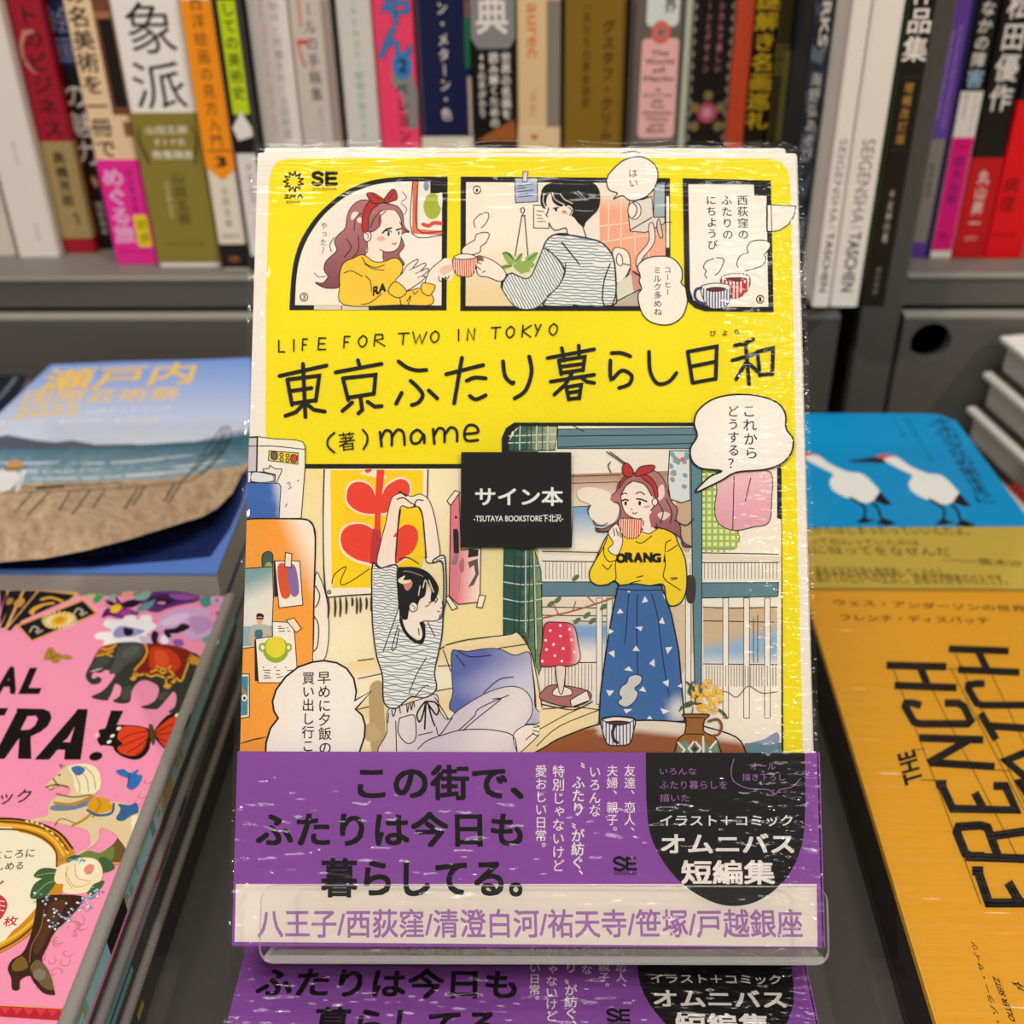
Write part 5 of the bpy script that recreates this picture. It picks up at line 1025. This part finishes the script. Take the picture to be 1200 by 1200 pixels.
    p.fill('20 598 76 598 78 900 14 910', '#e9e2d6', False, I).fill('25 618 68 615 64 885 20 890', '#3f8a9e', False); p.fill('20 690 35 700 60 740 20 720', '#c47a4a', False).fill(ell(42, 765, 20, 25), '#efe8dc').fill(ell(42, 768, 9, 11), '#231a16').line('12 1090 100 1060 200 1042', 1)
    p.fill('-60 1090 200 1042 190 1140 10 1145', '#e99c3c', False)
    # poster with red leaves
    p.at(370, 540, 5.714)
    p.fill('60 60 752 60 752 260 400 890 80 915 40 500', '#f1e8da', False); p.lines('60 62 52 400 60 800 80 915|752 62 748 260', 1.1)
    p.fill('100 66 720 66 715 700 500 850 110 852', '#f2d10f', False)
    p.fill('405 66 370 60 300 90 480 120', '#f1e8da')
    LW_, RD = '#f3e6d6', '#e0432f'
    for s in ('400 230 370 160 300 130 230 145 200 200 205 290 280 350 380 370 420 350', '440 240 470 160 560 110 620 130 645 190 610 280 500 350 430 360', '400 480 330 420 240 415 180 450 155 520 175 610 250 670 340 700 420 690', '520 500 580 430 640 420 690 460 695 540 640 630 560 690 500 690'): p.fill(s, LW_)
    for s in ('400 235 365 170 300 142 240 158 212 210 218 285 290 342 380 358 420 340', '445 240 480 170 560 125 612 140 632 195 600 275 500 338 435 345', '400 490 330 430 245 428 190 460 168 525 190 600 260 655 340 680 420 680', '520 510 580 440 635 430 680 465 685 540 630 620 560 680 510 690'): p.fill(s, RD)
    p.fill('410 62 462 62 445 250 435 400 440 700 385 700 395 450 400 250', RD, False).fill('385 455 440 470 435 700 365 690 370 560', '#b5303a', False).fill('330 62 380 60 350 85', RD)
    p.line('110 820 130 760 205 710 170 800 180 832 250 800 360 725', .8); p.line(ell(92, 880, 10, 10), 1, I, closed=True); p.line('80 915 250 900 400 892', 1)
    for x, L in ((85, 140), (130, 130), (165, 130), (205, 110), (245, 60), (275, 110), (300, 100), (340, 80), (372, 90)): p.line(f'{x} 915 {x+4} {915+L*.5} {x} {915+L}', 1.7, '#4b3a2a', taper=True)
    # pink print taped to the wall
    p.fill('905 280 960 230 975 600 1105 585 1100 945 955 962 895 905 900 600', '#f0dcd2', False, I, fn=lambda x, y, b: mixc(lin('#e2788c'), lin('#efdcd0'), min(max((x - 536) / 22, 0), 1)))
    p.fill('920 460 945 455 958 480 960 620 925 620', '#231c1c', False).fill('930 630 955 625 945 690 910 690', '#8a7a7c').fill('1025 595 1090 595 1088 640 1020 650', '#231c1c', False).fill('1020 680 1085 655 1092 760 1060 830 1020 850 1070 760 1060 700 1030 720', '#5d5050', False).fill('960 690 990 650 995 730 970 750', '#b76d76').lines('925 720 920 900|945 730 940 930|965 760 960 880', 1.2, '#c2848a').fill(ell(940, 380, 8, 10), I)
    for s in ('880 270 935 200 965 215 905 300', '868 920 890 905 950 985 915 1000', '1078 980 1095 900 1138 905 1115 985'): p.fill(s, '#f1e6cf', False, I)
    # bed and cushion
    p.at(420, 700, 5.4545)
    p.fill('-60 420 100 390 500 430 560 310 960 235 1020 225 1100 340 1150 500 1175 700 1200 1000 1200 1040 -60 1040', '#efd596', False, fn=lambda x, y, b: mixc(lin('#f1e6ca'), lin('#ecd095'), min(max(.35 + .5 * math.sin(y * .11 + x * .01), 0), 1)))
    p.lines('0 405 100 392|0 520 150 488|0 715 170 675|50 890 180 870|560 305 700 270 960 240 1020 228 1100 345 1150 560 1172 700|900 325 1070 300|510 440 590 435|490 600 600 580|1095 360 1125 560 1135 700|520 330 550 315|545 340 590 470', .9)
    p.fill('80 560 150 540 165 690 175 1000 90 1000 70 700', '#b99f72', True); p.fill('40 830 100 800 150 890 60 920', '#c4a878', True)
    p.fill('595 360 640 340 700 345 800 330 900 330 1000 370 1090 350 1110 460 1125 600 1130 700 1165 750 1100 810 620 740 605 600', '#6f79b2', True, I, fn=lambda x, y, b: mixc(lin('#5a69ac'), lin('#cfcbdc'), min(max((x - 545) / 85 + .25 * math.sin(y * .08), 0), 1)))
    p.lines('625 370 680 440|640 345 720 380 850 370|800 610 900 525 990 510', .9)
    # trousers
    TR = '#d9cfd2'
    p.fill('190 720 280 690 400 650 500 620 520 720 575 780 640 720 800 620 940 572 1040 580 1100 640 1110 740 1060 820 1000 880 1015 1000 1010 1040 180 1040 185 860', TR, True, I, fn=lambda x, y, b: mixc(lin('#e6dcd6'), lin('#cdc3cf'), min(max(.5 + .4 * math.sin(x * .05 + y * .03), 0), 1)))
    p.fill('990 880 1060 820 1130 815 1170 830 1150 880 1080 950 1040 985 1015 985', SKIN, True, I); p.lines('1120 830 1165 825|1115 850 1160 860|1110 870 1150 885|1070 910 1120 865', .8)
    p.lines('520 885 640 850 760 842 880 850 990 885 1015 990|380 970 440 915 520 885|640 850 740 760 760 720 830 680 960 625|670 850 750 780 900 660 905 645 860 650|240 790 245 980|500 830 520 880 600 770|490 640 575 775|265 770 255 860 300 925 340 930 370 890 365 780 345 750 265 772|385 880 475 860|195 740 190 800', .85)
    p.lines('310 680 315 735 325 680|335 675 340 720 350 665|355 665 360 700|215 720 225 760 240 720|265 700 270 740', .9)
    p.lines('430 665 400 700 375 750 390 795 410 760 432 672|435 665 490 670 515 710 500 750 460 700 440 670|432 680 425 840|450 690 470 770 490 820', 2.0, I)
    # stretching figure: shirt, arms, head
    p.at(370, 540, 5.714)
    p.fill('415 700 435 560 470 420 495 300 520 240 575 215 560 210 640 240 700 225 755 260 790 350 815 480 830 650 745 680 735 560 720 380 690 310 630 320 570 310 550 450 535 640 530 720', SKIN, True, I)
    p.fill('575 325 620 315 690 315 715 380 720 560 735 640 700 660 600 640 550 660 555 480', '#f2d10f', False).fill('520 510 580 440 635 430 680 465 685 540 650 610 600 640 548 650 552 520', RD).lines('545 260 590 250 640 285 670 300 640 315 610 315|660 300 680 265 720 268|560 210 610 240', 1).lines('560 660 620 650 690 690', .9).lines('570 330 553 450 537 640|690 312 718 380 735 560 742 650', 1.1)
    a = p.px('400 700 470 720 552 685 545 760 560 900 600 1050 700 1140 720 1070 840 1060 860 900 845 640 710 680 712 720 640 720 600 760')
    p.at(420, 700, 5.4545)
    left = '100 -190 255 -190 250 80 275 170 310 240 360 280 410 285 425 160 530 140 545 -80 560 10 545 140 530 240 520 320 490 480 500 585 430 640 340 635 270 690 230 712 165 670 155 500 120 380 95 200 90 20'
    p.fill('92 -210 140 -185 245 -205 250 -100 265 40 275 170 320 250 380 292 415 285 425 180 400 140 520 140 545 40 540 -215 480 -220 490 -245 548 -265 560 -180 562 0 545 100 535 240 518 330 488 480 500 585 430 640 340 635 270 690 230 712 165 670 155 500 120 380 95 200 88 20', '#ebe8e2', True, I, w=1.2)
    p.stripes('92 -200 140 -185 245 -195 250 -100 262 40 240 140 190 240 110 250 92 200 88 20', 3.3, .95, '#3f6a86', 6, .7, .5, seed=2)
    p.stripes('100 250 190 240 240 140 275 170 320 250 380 292 420 285 425 180 540 180 535 240 518 330 488 480 500 585 430 640 340 635 270 690 230 712 165 670 155 500 120 380', 3.5, .95, '#3f6a86', 4, 1.0, .17, seed=5)
    p.stripes('490 -235 548 -255 558 -180 560 0 545 100 535 160 500 150 540 40 540 -215', 3.2, .95, '#3f6a86', -6, .3, .5)
    p.lines('250 -100 262 40 230 150 160 345|255 180 215 330 240 320 262 200|435 385 370 500 325 610|445 160 490 250|360 640 420 570 450 565', .8)
    p.fill('255 -60 320 -40 420 -40 500 -20 535 30 525 130 490 150 415 150 400 190 420 270 380 270 320 230 280 160 300 110', SKIN, True)
    p.lines('525 110 515 140 490 152 415 152|385 200 390 240|535 30 545 60 528 70', .9)
    p.line('272 140 290 200 325 250 375 285 412 270 420 220 402 165', 3.8, I)
    p.fill('-1 -1 0 0 1 -1', I, False)
    p.at(370, 540, 5.714)
    p.fill('545 730 600 712 680 715 750 745 800 800 825 860 800 930 770 935 775 860 745 820 735 900 700 930 680 970 640 960 625 1010 615 1060 585 1060 560 1000 548 880', '#0f0c0b', True)
    p.fill('560 790 600 770 590 800 640 800 620 850 600 830 580 825 555 810', '#efe3c0').fill('590 830 620 820 650 810 640 850 610 870', '#d98a78'); p.lines('720 850 735 800 760 850|700 840 690 900|760 800 790 880', .9, '#d9d2c8').lines('590 740 640 745 720 775', .8, '#8d867c')
    p.fill(ell(655, 980, 28, 32), SKIN, False, I).line('640 965 665 980 660 1000', .6); p.lines('780 920 800 905 815 930 800 950|760 950 800 935', 1.0).lines('730 975 765 965|740 980 770 955', .8, '#d88a7a').line('815 1008 835 1012', 1, '#c4584c')
    # speech bubble lower left
    p.at(280, 690, 6)
    p.fill('190 1180 195 1080 225 980 280 908 250 860 240 790 265 710 330 620 420 550 520 515 600 505 690 520 760 560 810 630 828 720 818 785 935 718 822 845 870 890 890 960 885 1040 850 1145 840 1190', PAPER, False, I, w=1.5)
    p.col('早めに夕飯の', (600, 575), (610, 1165), I, .012, 1.0, .98); p.col('買い出し行こ', (492, 580), (488, 1150), I, .012, 1.0, .98)
    # ---------------- lower scene, right: lamp, figure, table
    p.at(590, 500, 3.0757)
    # lamp, books, floor
    p.fill('130 1020 340 1005 345 1060 210 1180 120 1180 130 1100', '#efdcac', False).lines('140 1018 250 1010 345 1020|130 1090 230 1035 290 1010|120 1150 200 1080 345 1020', .8)
    p.fill('135 960 180 930 300 950 310 985 240 1010 140 985', '#a86b6a', True, I).fill('240 985 300 950 312 985 245 1010', '#efe6da', False, I).lines('140 1000 250 1020 320 990', .9)
    p.fill('175 960 200 935 240 945 245 965 200 972', '#efe6da', True, I).fill('188 855 222 855 215 950 200 955', '#e6d8c8', True, I)
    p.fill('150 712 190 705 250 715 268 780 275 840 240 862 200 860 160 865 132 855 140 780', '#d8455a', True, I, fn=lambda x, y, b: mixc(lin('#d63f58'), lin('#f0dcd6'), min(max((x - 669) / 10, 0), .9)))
    for x, y in ((205, 717), (168, 735), (238, 730), (205, 755), (152, 770), (245, 768), (180, 785), (215, 800), (155, 803), (255, 812), (185, 825), (140, 845), (210, 845)): p.fill(ell(x, y, 5, 5, 0, 10), '#f3e8dd')
    # standing woman
    p.at(670, 530, 6)
    p.lines('245 0 360 80|268 0 375 78|270 70 255 100 275 145', .8)
    p.fill('390 180 330 215 310 280 260 320 270 355 330 360 340 450 300 500 220 540 170 535 180 560 250 560 330 540 520 520 640 540 760 600 780 660 840 665 790 640 765 590 760 520 730 470 740 400 700 350 680 300 660 230 620 160 560 130 470 140', '#a6656a', True, I, fn=lambda x, y, b: mixc(lin('#b07476'), lin('#7a4654'), min(max((y - 590) / 50, 0), 1)))
    p.fill('610 250 640 230 650 300 620 340 600 320', '#e9d3cc').fill('600 440 650 420 690 440 640 480', '#e9d3cc'); p.lines('600 350 640 420 620 500|660 330 700 420 690 500|720 480 800 515 855 470|560 450 600 520|165 530 200 560 260 555', .9)
    p.fill('36 290 70 255 150 250 230 270 275 300 270 340 330 380 325 440 290 500 210 515 150 480 115 430 130 370 60 340', '#ece2d2', True); p.lines('150 480 165 510 215 515 250 500|120 440 112 400 135 375', .8)
    p.fill('345 300 380 240 430 205 500 215 560 280 600 330 590 370 560 400 530 445 470 470 400 450 360 400', SKIN, True, I)
    p.fill('500 440 560 420 560 520 490 545', SKIN, True); p.fill('545 440 600 420 580 530 555 515', '#a6656a')
    p.fill('345 300 380 230 430 200 400 190 340 240 320 280', '#a6656a').fill('430 205 500 225 570 320 600 300 560 220 480 180', '#a6656a'); p.lines('430 205 380 240 345 300|430 205 510 230 560 310', .8)
    p.fill('330 250 345 200 390 160 420 165 370 200 335 255', '#b4302b', True, I).fill('480 160 540 170 590 230 605 310 585 315 560 240 500 190', '#b4302b', True, I)
    p.fill('360 90 390 80 430 130 420 175 380 170 355 140', '#b4302b', True, I).fill('440 165 480 105 575 95 570 130 520 155 470 172', '#b4302b', True, I)
    p.fill(ell(582, 352, 20, 26), SKIN, False, I)
    p.fill(ell(377, 362, 9, 15), I).fill(ell(476, 360, 10, 16), I).lines('350 345 375 335 395 342|455 330 490 335 525 350', 1.3).lines('345 305 365 290 385 295|450 295 480 282 510 300', .9).line('415 400 422 403', 1.0, '#b5604c').line('425 428 440 435 455 425', 1.0, '#8a4a34').lines('510 385 540 378|515 392 545 385', .8, '#df9a86')
    SWT = '#efd01f'
    p.fill('240 600 280 555 330 530 500 545 560 535 640 540 720 580 745 640 790 740 805 850 800 980 760 1060 690 1080 660 1020 640 930 540 940 440 925 350 940 300 905 250 930 180 935 130 900 125 840 160 770 200 680', SWT, True, I, w=1.0)
    p.fill('500 545 560 530 580 545 540 580 500 580', SKIN); p.lines('490 560 540 575 600 540|450 630 490 640 560 590|655 700 660 640 695 620|670 700 740 655|650 720 655 800 640 870 660 900|300 905 310 880 305 800 315 740|225 660 225 720 260 770 310 760|215 790 250 825 280 790|160 770 220 670 250 600|690 885 740 885 700 900|660 905 760 970|300 905 350 940 440 912 480 905|455 880 500 870', .85)
    for i, (ch, x0) in enumerate(zip('ORANG', (310, 370, 432, 500, 560))): p.trect(ch, x0, 705 + (6 if i in (0, 4) else 0), x0 + 66, 778 + (4 if i == 0 else 0), I, .09)
    p.fill('640 775 650 705 660 770', I, False)
    p.fill('255 570 290 520 320 510 350 580 355 640 325 720 280 715 255 680 290 640', SKIN, True, I).lines('290 540 300 590|310 540 325 590|330 560 345 600', .8)
    cup2 = '328 480 380 468 495 480 488 540 460 600 380 604 345 560'
    p.fill(cup2, '#d2633c', True, I); p.stripes(cup2, 2.6, 1.0, '#f3dfd0', 92)
    # skirt
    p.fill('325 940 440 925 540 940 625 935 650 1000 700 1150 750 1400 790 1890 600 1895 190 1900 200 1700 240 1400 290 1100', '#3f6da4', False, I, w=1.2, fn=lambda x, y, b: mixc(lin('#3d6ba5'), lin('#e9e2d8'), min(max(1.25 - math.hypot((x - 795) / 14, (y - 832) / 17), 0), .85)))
    p.lines('310 960 420 970 640 970|400 990 380 1250 370 1345|460 1000 455 1250 462 1560|560 1000 600 1150 625 1350 660 1600 685 1720', .8)
    p.at(670, 690, 6)
    for s in ('315 175 338 138 362 170', '492 100 512 52 535 90', '258 320 262 280 295 300', '445 270 498 265 485 298', '610 240 635 198 652 248', '255 450 298 432 298 482', '425 435 450 398 475 438', '655 412 705 408 672 458', '542 525 578 490 582 550', '365 570 400 545 428 580', '635 655 680 638 675 690', '240 712 298 715 262 755', '470 715 500 685 522 725', '740 685 770 665 770 695', '620 838 688 858 640 880', '525 915 545 890 565 915', '362 845 425 845 380 875', '635 35 650 50 655 80', '388 12 410 20 400 32'): p.fill(s, '#f1ebe2', False)
    p.fill('330 740 345 690 385 660 400 620 450 602 490 620 480 665 440 700 465 730 440 790 385 830 335 815 325 790 350 765', '#d6d0c6', True, I)
    # table, cup, jug with flowers
    p.at(670, 690, 6)
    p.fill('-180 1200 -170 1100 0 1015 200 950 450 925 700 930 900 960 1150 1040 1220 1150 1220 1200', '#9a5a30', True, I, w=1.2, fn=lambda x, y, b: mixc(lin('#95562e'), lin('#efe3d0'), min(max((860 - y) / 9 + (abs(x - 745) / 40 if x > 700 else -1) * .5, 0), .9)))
    bc2 = '205 920 260 900 340 895 440 915 432 1000 405 1085 330 1100 250 1090 215 1000'
    p.fill(bc2, '#e9e4e2', True, I, w=1.1); p.stripes(bc2, 4.0, 1.3, '#3d4468', 90); p.fill('215 920 270 902 340 900 435 915 380 945 270 940', '#efe6dc', True, I).fill('240 938 320 928 405 938 330 958', '#5a2a22', True, I); p.line('300 960 285 1010 295 1060 320 1080', 3.6, '#24284a')
    for s in ('800 650 850 700 870 760', '850 650 820 720 850 750', '750 860 800 810 850 790', '760 830 820 820 860 800', '840 890 850 830', '1000 830 1060 870 1090 910', '1020 800 1060 790'): p.line(s, 2.6, '#3f5a34', taper=True)
    rn = random.Random(9)
    for k in range(60):
        a, r = rn.random() * 6.28, rn.random() ** .5; p.fill(ell(950 + 100 * r * math.cos(a), 780 + 120 * r * math.sin(a) - 20, 16, 13, rn.random() * 90, 8), rn.choice(['#efb81f', '#e9a81a', '#f2cb45', '#e6c08a']))
    p.fill('775 885 840 880 960 885 930 920 925 1000 1000 1040 1030 1100 1030 1200 740 1200 745 1060 790 1015 800 920', '#9a6428', True, I, w=1.1); p.line('960 930 1020 915 1050 960 1030 1020 990 1030', 3, '#7a4d24'); p.lines('800 905 925 905|800 1020 925 1020', .9)
    p.fill('745 1090 790 1060 860 1120 920 1060 960 1110 1020 1060 1030 1150 1030 1200 745 1200', '#6f8f7c', False); p.lines('745 1080 790 1130 745 1190|860 1065 905 1120 860 1175 818 1120 860 1065|920 1040 925 1200|960 1130 1010 1070|960 1130 1010 1190', 1.6, '#efe6d6', False); p.fill('860 1100 885 1122 860 1145 838 1122', '#3a2a1c', False)
    # speech bubble on the right
    p.at(600, 360, 3.4286)
    p.fill('735 745 790 685 840 660 760 650 722 620 715 570 742 520 730 470 745 420 800 375 880 355 980 358 1060 385 1095 430 1098 490 1125 530 1120 585 1080 630 1010 655 900 665 835 700', PAPER, True, I, w=1.4)
    p.col('これから', (948, 392), (960, 615), I, .01, 1.05, .98); p.col('どうする？', (885, 395), (890, 655), I, .01, 1.0, .95)

def manga_obi(p):
    PU = '#8f4fa6'; I = '#120e11'; W = '#f1e9e2'; LP = '#a771b3'
    p.at(260, 870, 3.158)
    p.fill('52 524 2201 524 2204 756 47 738', '#ece2d6', False)
    p.trect('この街で、', 502, 82, 1118, 214, I, .035); p.trect('ふたりは今日も', 125, 256, 1115, 388, I, .035); p.trect('暮らしてる。', 366, 428, 1113, 574, I, .035)
    p.at(600, 870, 3.077)
    p.fill(np.vstack([N('482 34 1056 34'), catmull(N('1058 200 1052 330 1030 415 990 487 935 542 870 578 800 590 730 578 650 537 580 475 525 395 494 310 484 200'))]), '#181415', False)
    p.at(0, 0, 1)
    p.text('八王子/西荻窪/清澄白河/祐天寺/笹塚/戸越銀座', (302, 1099), (941, 1099), (302, 1065), LP, .02)
    p.at(600, 870, 3.077)
    for s, x, y0, y1 in (('友達、恋人、', 425, 80, 345), ('夫婦、親子。', 362, 80, 345), ('いろんな', 299, 82, 270), ('特別じゃないけど', 168, 80, 468), ('愛おしい日常。', 105, 80, 405)): p.col(s, (x, y0), (x - (y1 - y0) * .004, y1), W, .012, 1.0, .98)
    p.col('〝ふたり〟が紡ぐ、', (240, 72), (236, 505), W, .02, 1.0, 1.05)
    p.trect('いろんな', 533, 92, 665, 116, LP, 0); p.trect('ふたり暮らしを', 532, 138, 776, 168, LP, 0); p.trect('描いた', 533, 186, 640, 214, LP, 0)
    p.lines('800 60 790 100 800 140 850 165 920 170 950 185 965 170 1010 160 1040 130', 1.0, LP); p.trect('オール', 860, 72, 950, 98, LP, 0); p.trect('描き下ろし', 830, 112, 985, 138, LP, 0)
    p.trect('イラスト＋コミック', 533, 262, 1012, 302, W, .02); p.trect('オムニバス', 537, 328, 1018, 400, W, .035); p.trect('短編集', 610, 424, 948, 512, W, .035)
    p.lines('405 424 388 414 372 420 370 430 386 438 404 446 402 456 385 460 370 454', 3.4, I).lines('415 416 415 458|415 417 446 417|415 437 444 437|415 457 446 457', 3.0, I, False); p.trect('SHOEISHA', 368, 465, 450, 478, I, 0)
    p.at(0, 0, 1)

def sticker_art(p):
    p.at(0, 0, 1)
    p.trect('サイン本', 557, 571, 660, 593, '#f3efe9', .03); p.trect('-TSUTAYA BOOKSTORE下北沢-', 555, 603, 660, 612, '#f3efe9', .02, -.3)

W_, H_, TB = .148, .210, .0078
ROT = Matrix.Rotation(math.radians(.406), 4, 'Z') @ Matrix.Rotation(math.radians(50.35), 4, 'X') @ Matrix.Rotation(math.radians(1.40), 4, 'Y')
BM = T((-.00575, .18575, CAMH - .2519)) @ ROT
manga = thing('picture_book', 'yellow framed picture book on the clear stand with a purple band and black sticker', 'book', BM)
cp = Print(BM, Matrix.Identity(4)); cp.z = 4e-5; cp.lw = 1.45; cp.clip = (-W_ / 2, 0, W_ / 2, H_)
cp.prism(rrect(-W_ / 2, 0, W_ / 2, H_, .0006), -.0008, 0, PAPER)
manga_front(cp); fcov = cp.build('front_cover', M_COVER, manga)
mb = MB(); mb.box(-W_ / 2, .0002, -TB, W_ / 2, H_ - .0002, -TB + .0008, PAPER); mb.build('back_cover', M_COVER, manga)
mb = MB()
arc = [(W_ / 2 + .0012 * math.sin(math.pi * k / 8), -TB + .00005 + (TB - .0001) * k / 8) for k in range(9)]
mb.prism([(W_ / 2 - .0006, -TB + .0001)] + arc + [(W_ / 2 - .0006, -.0001)], .0001, H_ - .0001, PAPER, 1); 
sp = mb.build('spine', M_COVER, manga)
mb = MB(); mb.box(-W_ / 2 + .0008, .0012, -TB + .0009, W_ / 2 - .0008, H_ - .0012, -.0009, '#e9e1d4'); mb.build('page_block', M_PAGES_Z, manga)
OT = .0482
ob = Print(BM, T((0, 0, .0016))); ob.z = 4e-5; ob.clip = (-W_ / 2 - .0004, 0, W_ / 2 + .0008, OT)
ob.prism(rrect(-W_ / 2 - .0004, -.0002, W_ / 2 + .0008, OT, .0005), .00125, .0016, '#8f4fa6')
ob.box(-W_ / 2 - .0004, -.0002, -.0076, -W_ / 2 - .0001, OT, .0013, '#8f4fa6'); ob.box(W_ / 2 + .0013, -.0002, -.0076, W_ / 2 + .0016, OT, .0013, '#8f4fa6')
manga_obi(ob); ob.build('paper_band', M_OBI, manga, 'purple paper band with white lower strip and black and white lettering')
st = Print(BM, T((0, 0, .0016))); st.z = 5e-5
a, b = st.loc(np.array([(539.5, 641.5), (669.5, 530)])); st.prism(rrect(a[0], a[1], b[0], b[1], .0002), .0014, .0016, '#100e0e')
st.at(0, 0, 1); sticker_art(st); st.build('sticker', M_MATTE, fcov, 'square black sticker with white lettering')
mb = MB(); g = 30; fx, fy = W_ / 2 + .0012, H_ + .0012
vs = [(-fx + 2 * fx * i / g, -.001 + (fy + .001) * j / g, .0024) for j in range(g + 1) for i in range(g + 1)]
mb.add(vs, [(j * (g + 1) + i, j * (g + 1) + i + 1, (j + 1) * (g + 1) + i + 1, (j + 1) * (g + 1) + i) for j in range(g) for i in range(g)], (1, 1, 1))
mb.build('shrink_film', M_FILM, manga, 'clear crinkled shrink film over the front')
# the copy behind it and the flat copies under the stand
dup(manga, BM @ T((-.0005, .0062, -.0106)), 'second picture book standing behind the front copy, only its white top edge showing', 'picture book copies', ('sticker',))
STK = CAMH - .2668
for k in range(3):
    zt = STK - .0026 - k * .0104
    dup(manga, T((-.0073 + (.0012, -.002, .001)[k] * (k > 0), .1565 + (0, .002, -.001)[k], zt)) @ Matrix.Rotation(math.radians(.19 + (0, .6, -.5)[k]), 4, 'Z'), ('flat picture book with purple band under the clear stand, top of the flat pile', 'second flat picture book, just under the top of the flat pile', 'lowest flat picture book of the pile under the stand')[k], 'picture book copies', ('sticker',) if k == 0 else ('sticker', 'shrink_film'))

# acrylic stand
def bent(pts, th):
    """closed outline of a bent sheet through the pts (y, z), offset to the right by th"""
    p = np.array(pts, float); d = np.diff(p, axis=0); d /= np.linalg.norm(d, axis=1)[:, None]; n = np.stack([d[:, 1], -d[:, 0]], 1)
    m = [n[0]] + [(n[i] + n[i + 1]) / (1 + np.dot(n[i], n[i + 1])) for i in range(len(n) - 1)] + [n[-1]]
    return np.vstack([p, (p + np.array(m) * th)[::-1]])
stand = thing('book_stand', 'clear acrylic book stand with a front lip holding the yellow picture book', 'book stand', BM)
LX0, LX1, LZ = -.0652, .0738, .0105
th = .0018
mb = MB(); mb.rbox(LX0, -.0022, LZ, LX1, .0168, LZ + th, .0035, '#ffffff', 2)
lip = MB(); lip.prism(rrect(LX0, -.0016, LX1, .0168, .0035), LZ, LZ + th, '#ffffff'); lo = lip.build('front_lip', M_ACRYL, stand); lo.data.materials.append(M_EDGE)
mb = MB(); mb.box(LX0 + .001, -.0016, -.0191, LX1 - .001, -.0001, LZ - .0001, '#ffffff'); le = mb.build('ledge', M_ACRYL, stand); le.data.materials.append(M_EDGE)
mb = MB(); mb.box(LX0 + .001, -.0016, -.0206, LX1 - .001, .135, -.0192, '#ffffff'); ba = mb.build('back_plate', M_ACRYL, stand); ba.data.materials.append(M_EDGE)
for o in (lo, le, ba):
    for pg in o.data.polygons:
        n = pg.normal; big = abs(n.z) > .5 if o is not le else abs(n.y) > .5
        if not big: pg.material_index = 1
# prop leg from the top of the back plate down to the flat pile
top = (BM @ Vector((0, .135, -.0199))); foot = Vector((top.x, top.y + .012, STK))
Lg = MB(); Bi = BM.inverted(); q = []
for X in (LX0 + .001, LX1 - .001):
    for w_ in (top, top + Vector((0, .0018, 0)), foot + Vector((0, .0018, .0002)), foot + Vector((0, 0, .0002))):
        l = Bi @ w_; q.append((X, l.y, l.z))
Lg.add(q, [(0, 1, 2, 3), (7, 6, 5, 4), (0, 4, 5, 1), (1, 5, 6, 2), (2, 6, 7, 3), (3, 7, 4, 0)], (1, 1, 1)); Lg.build('prop_leg', M_ACRYL, stand)
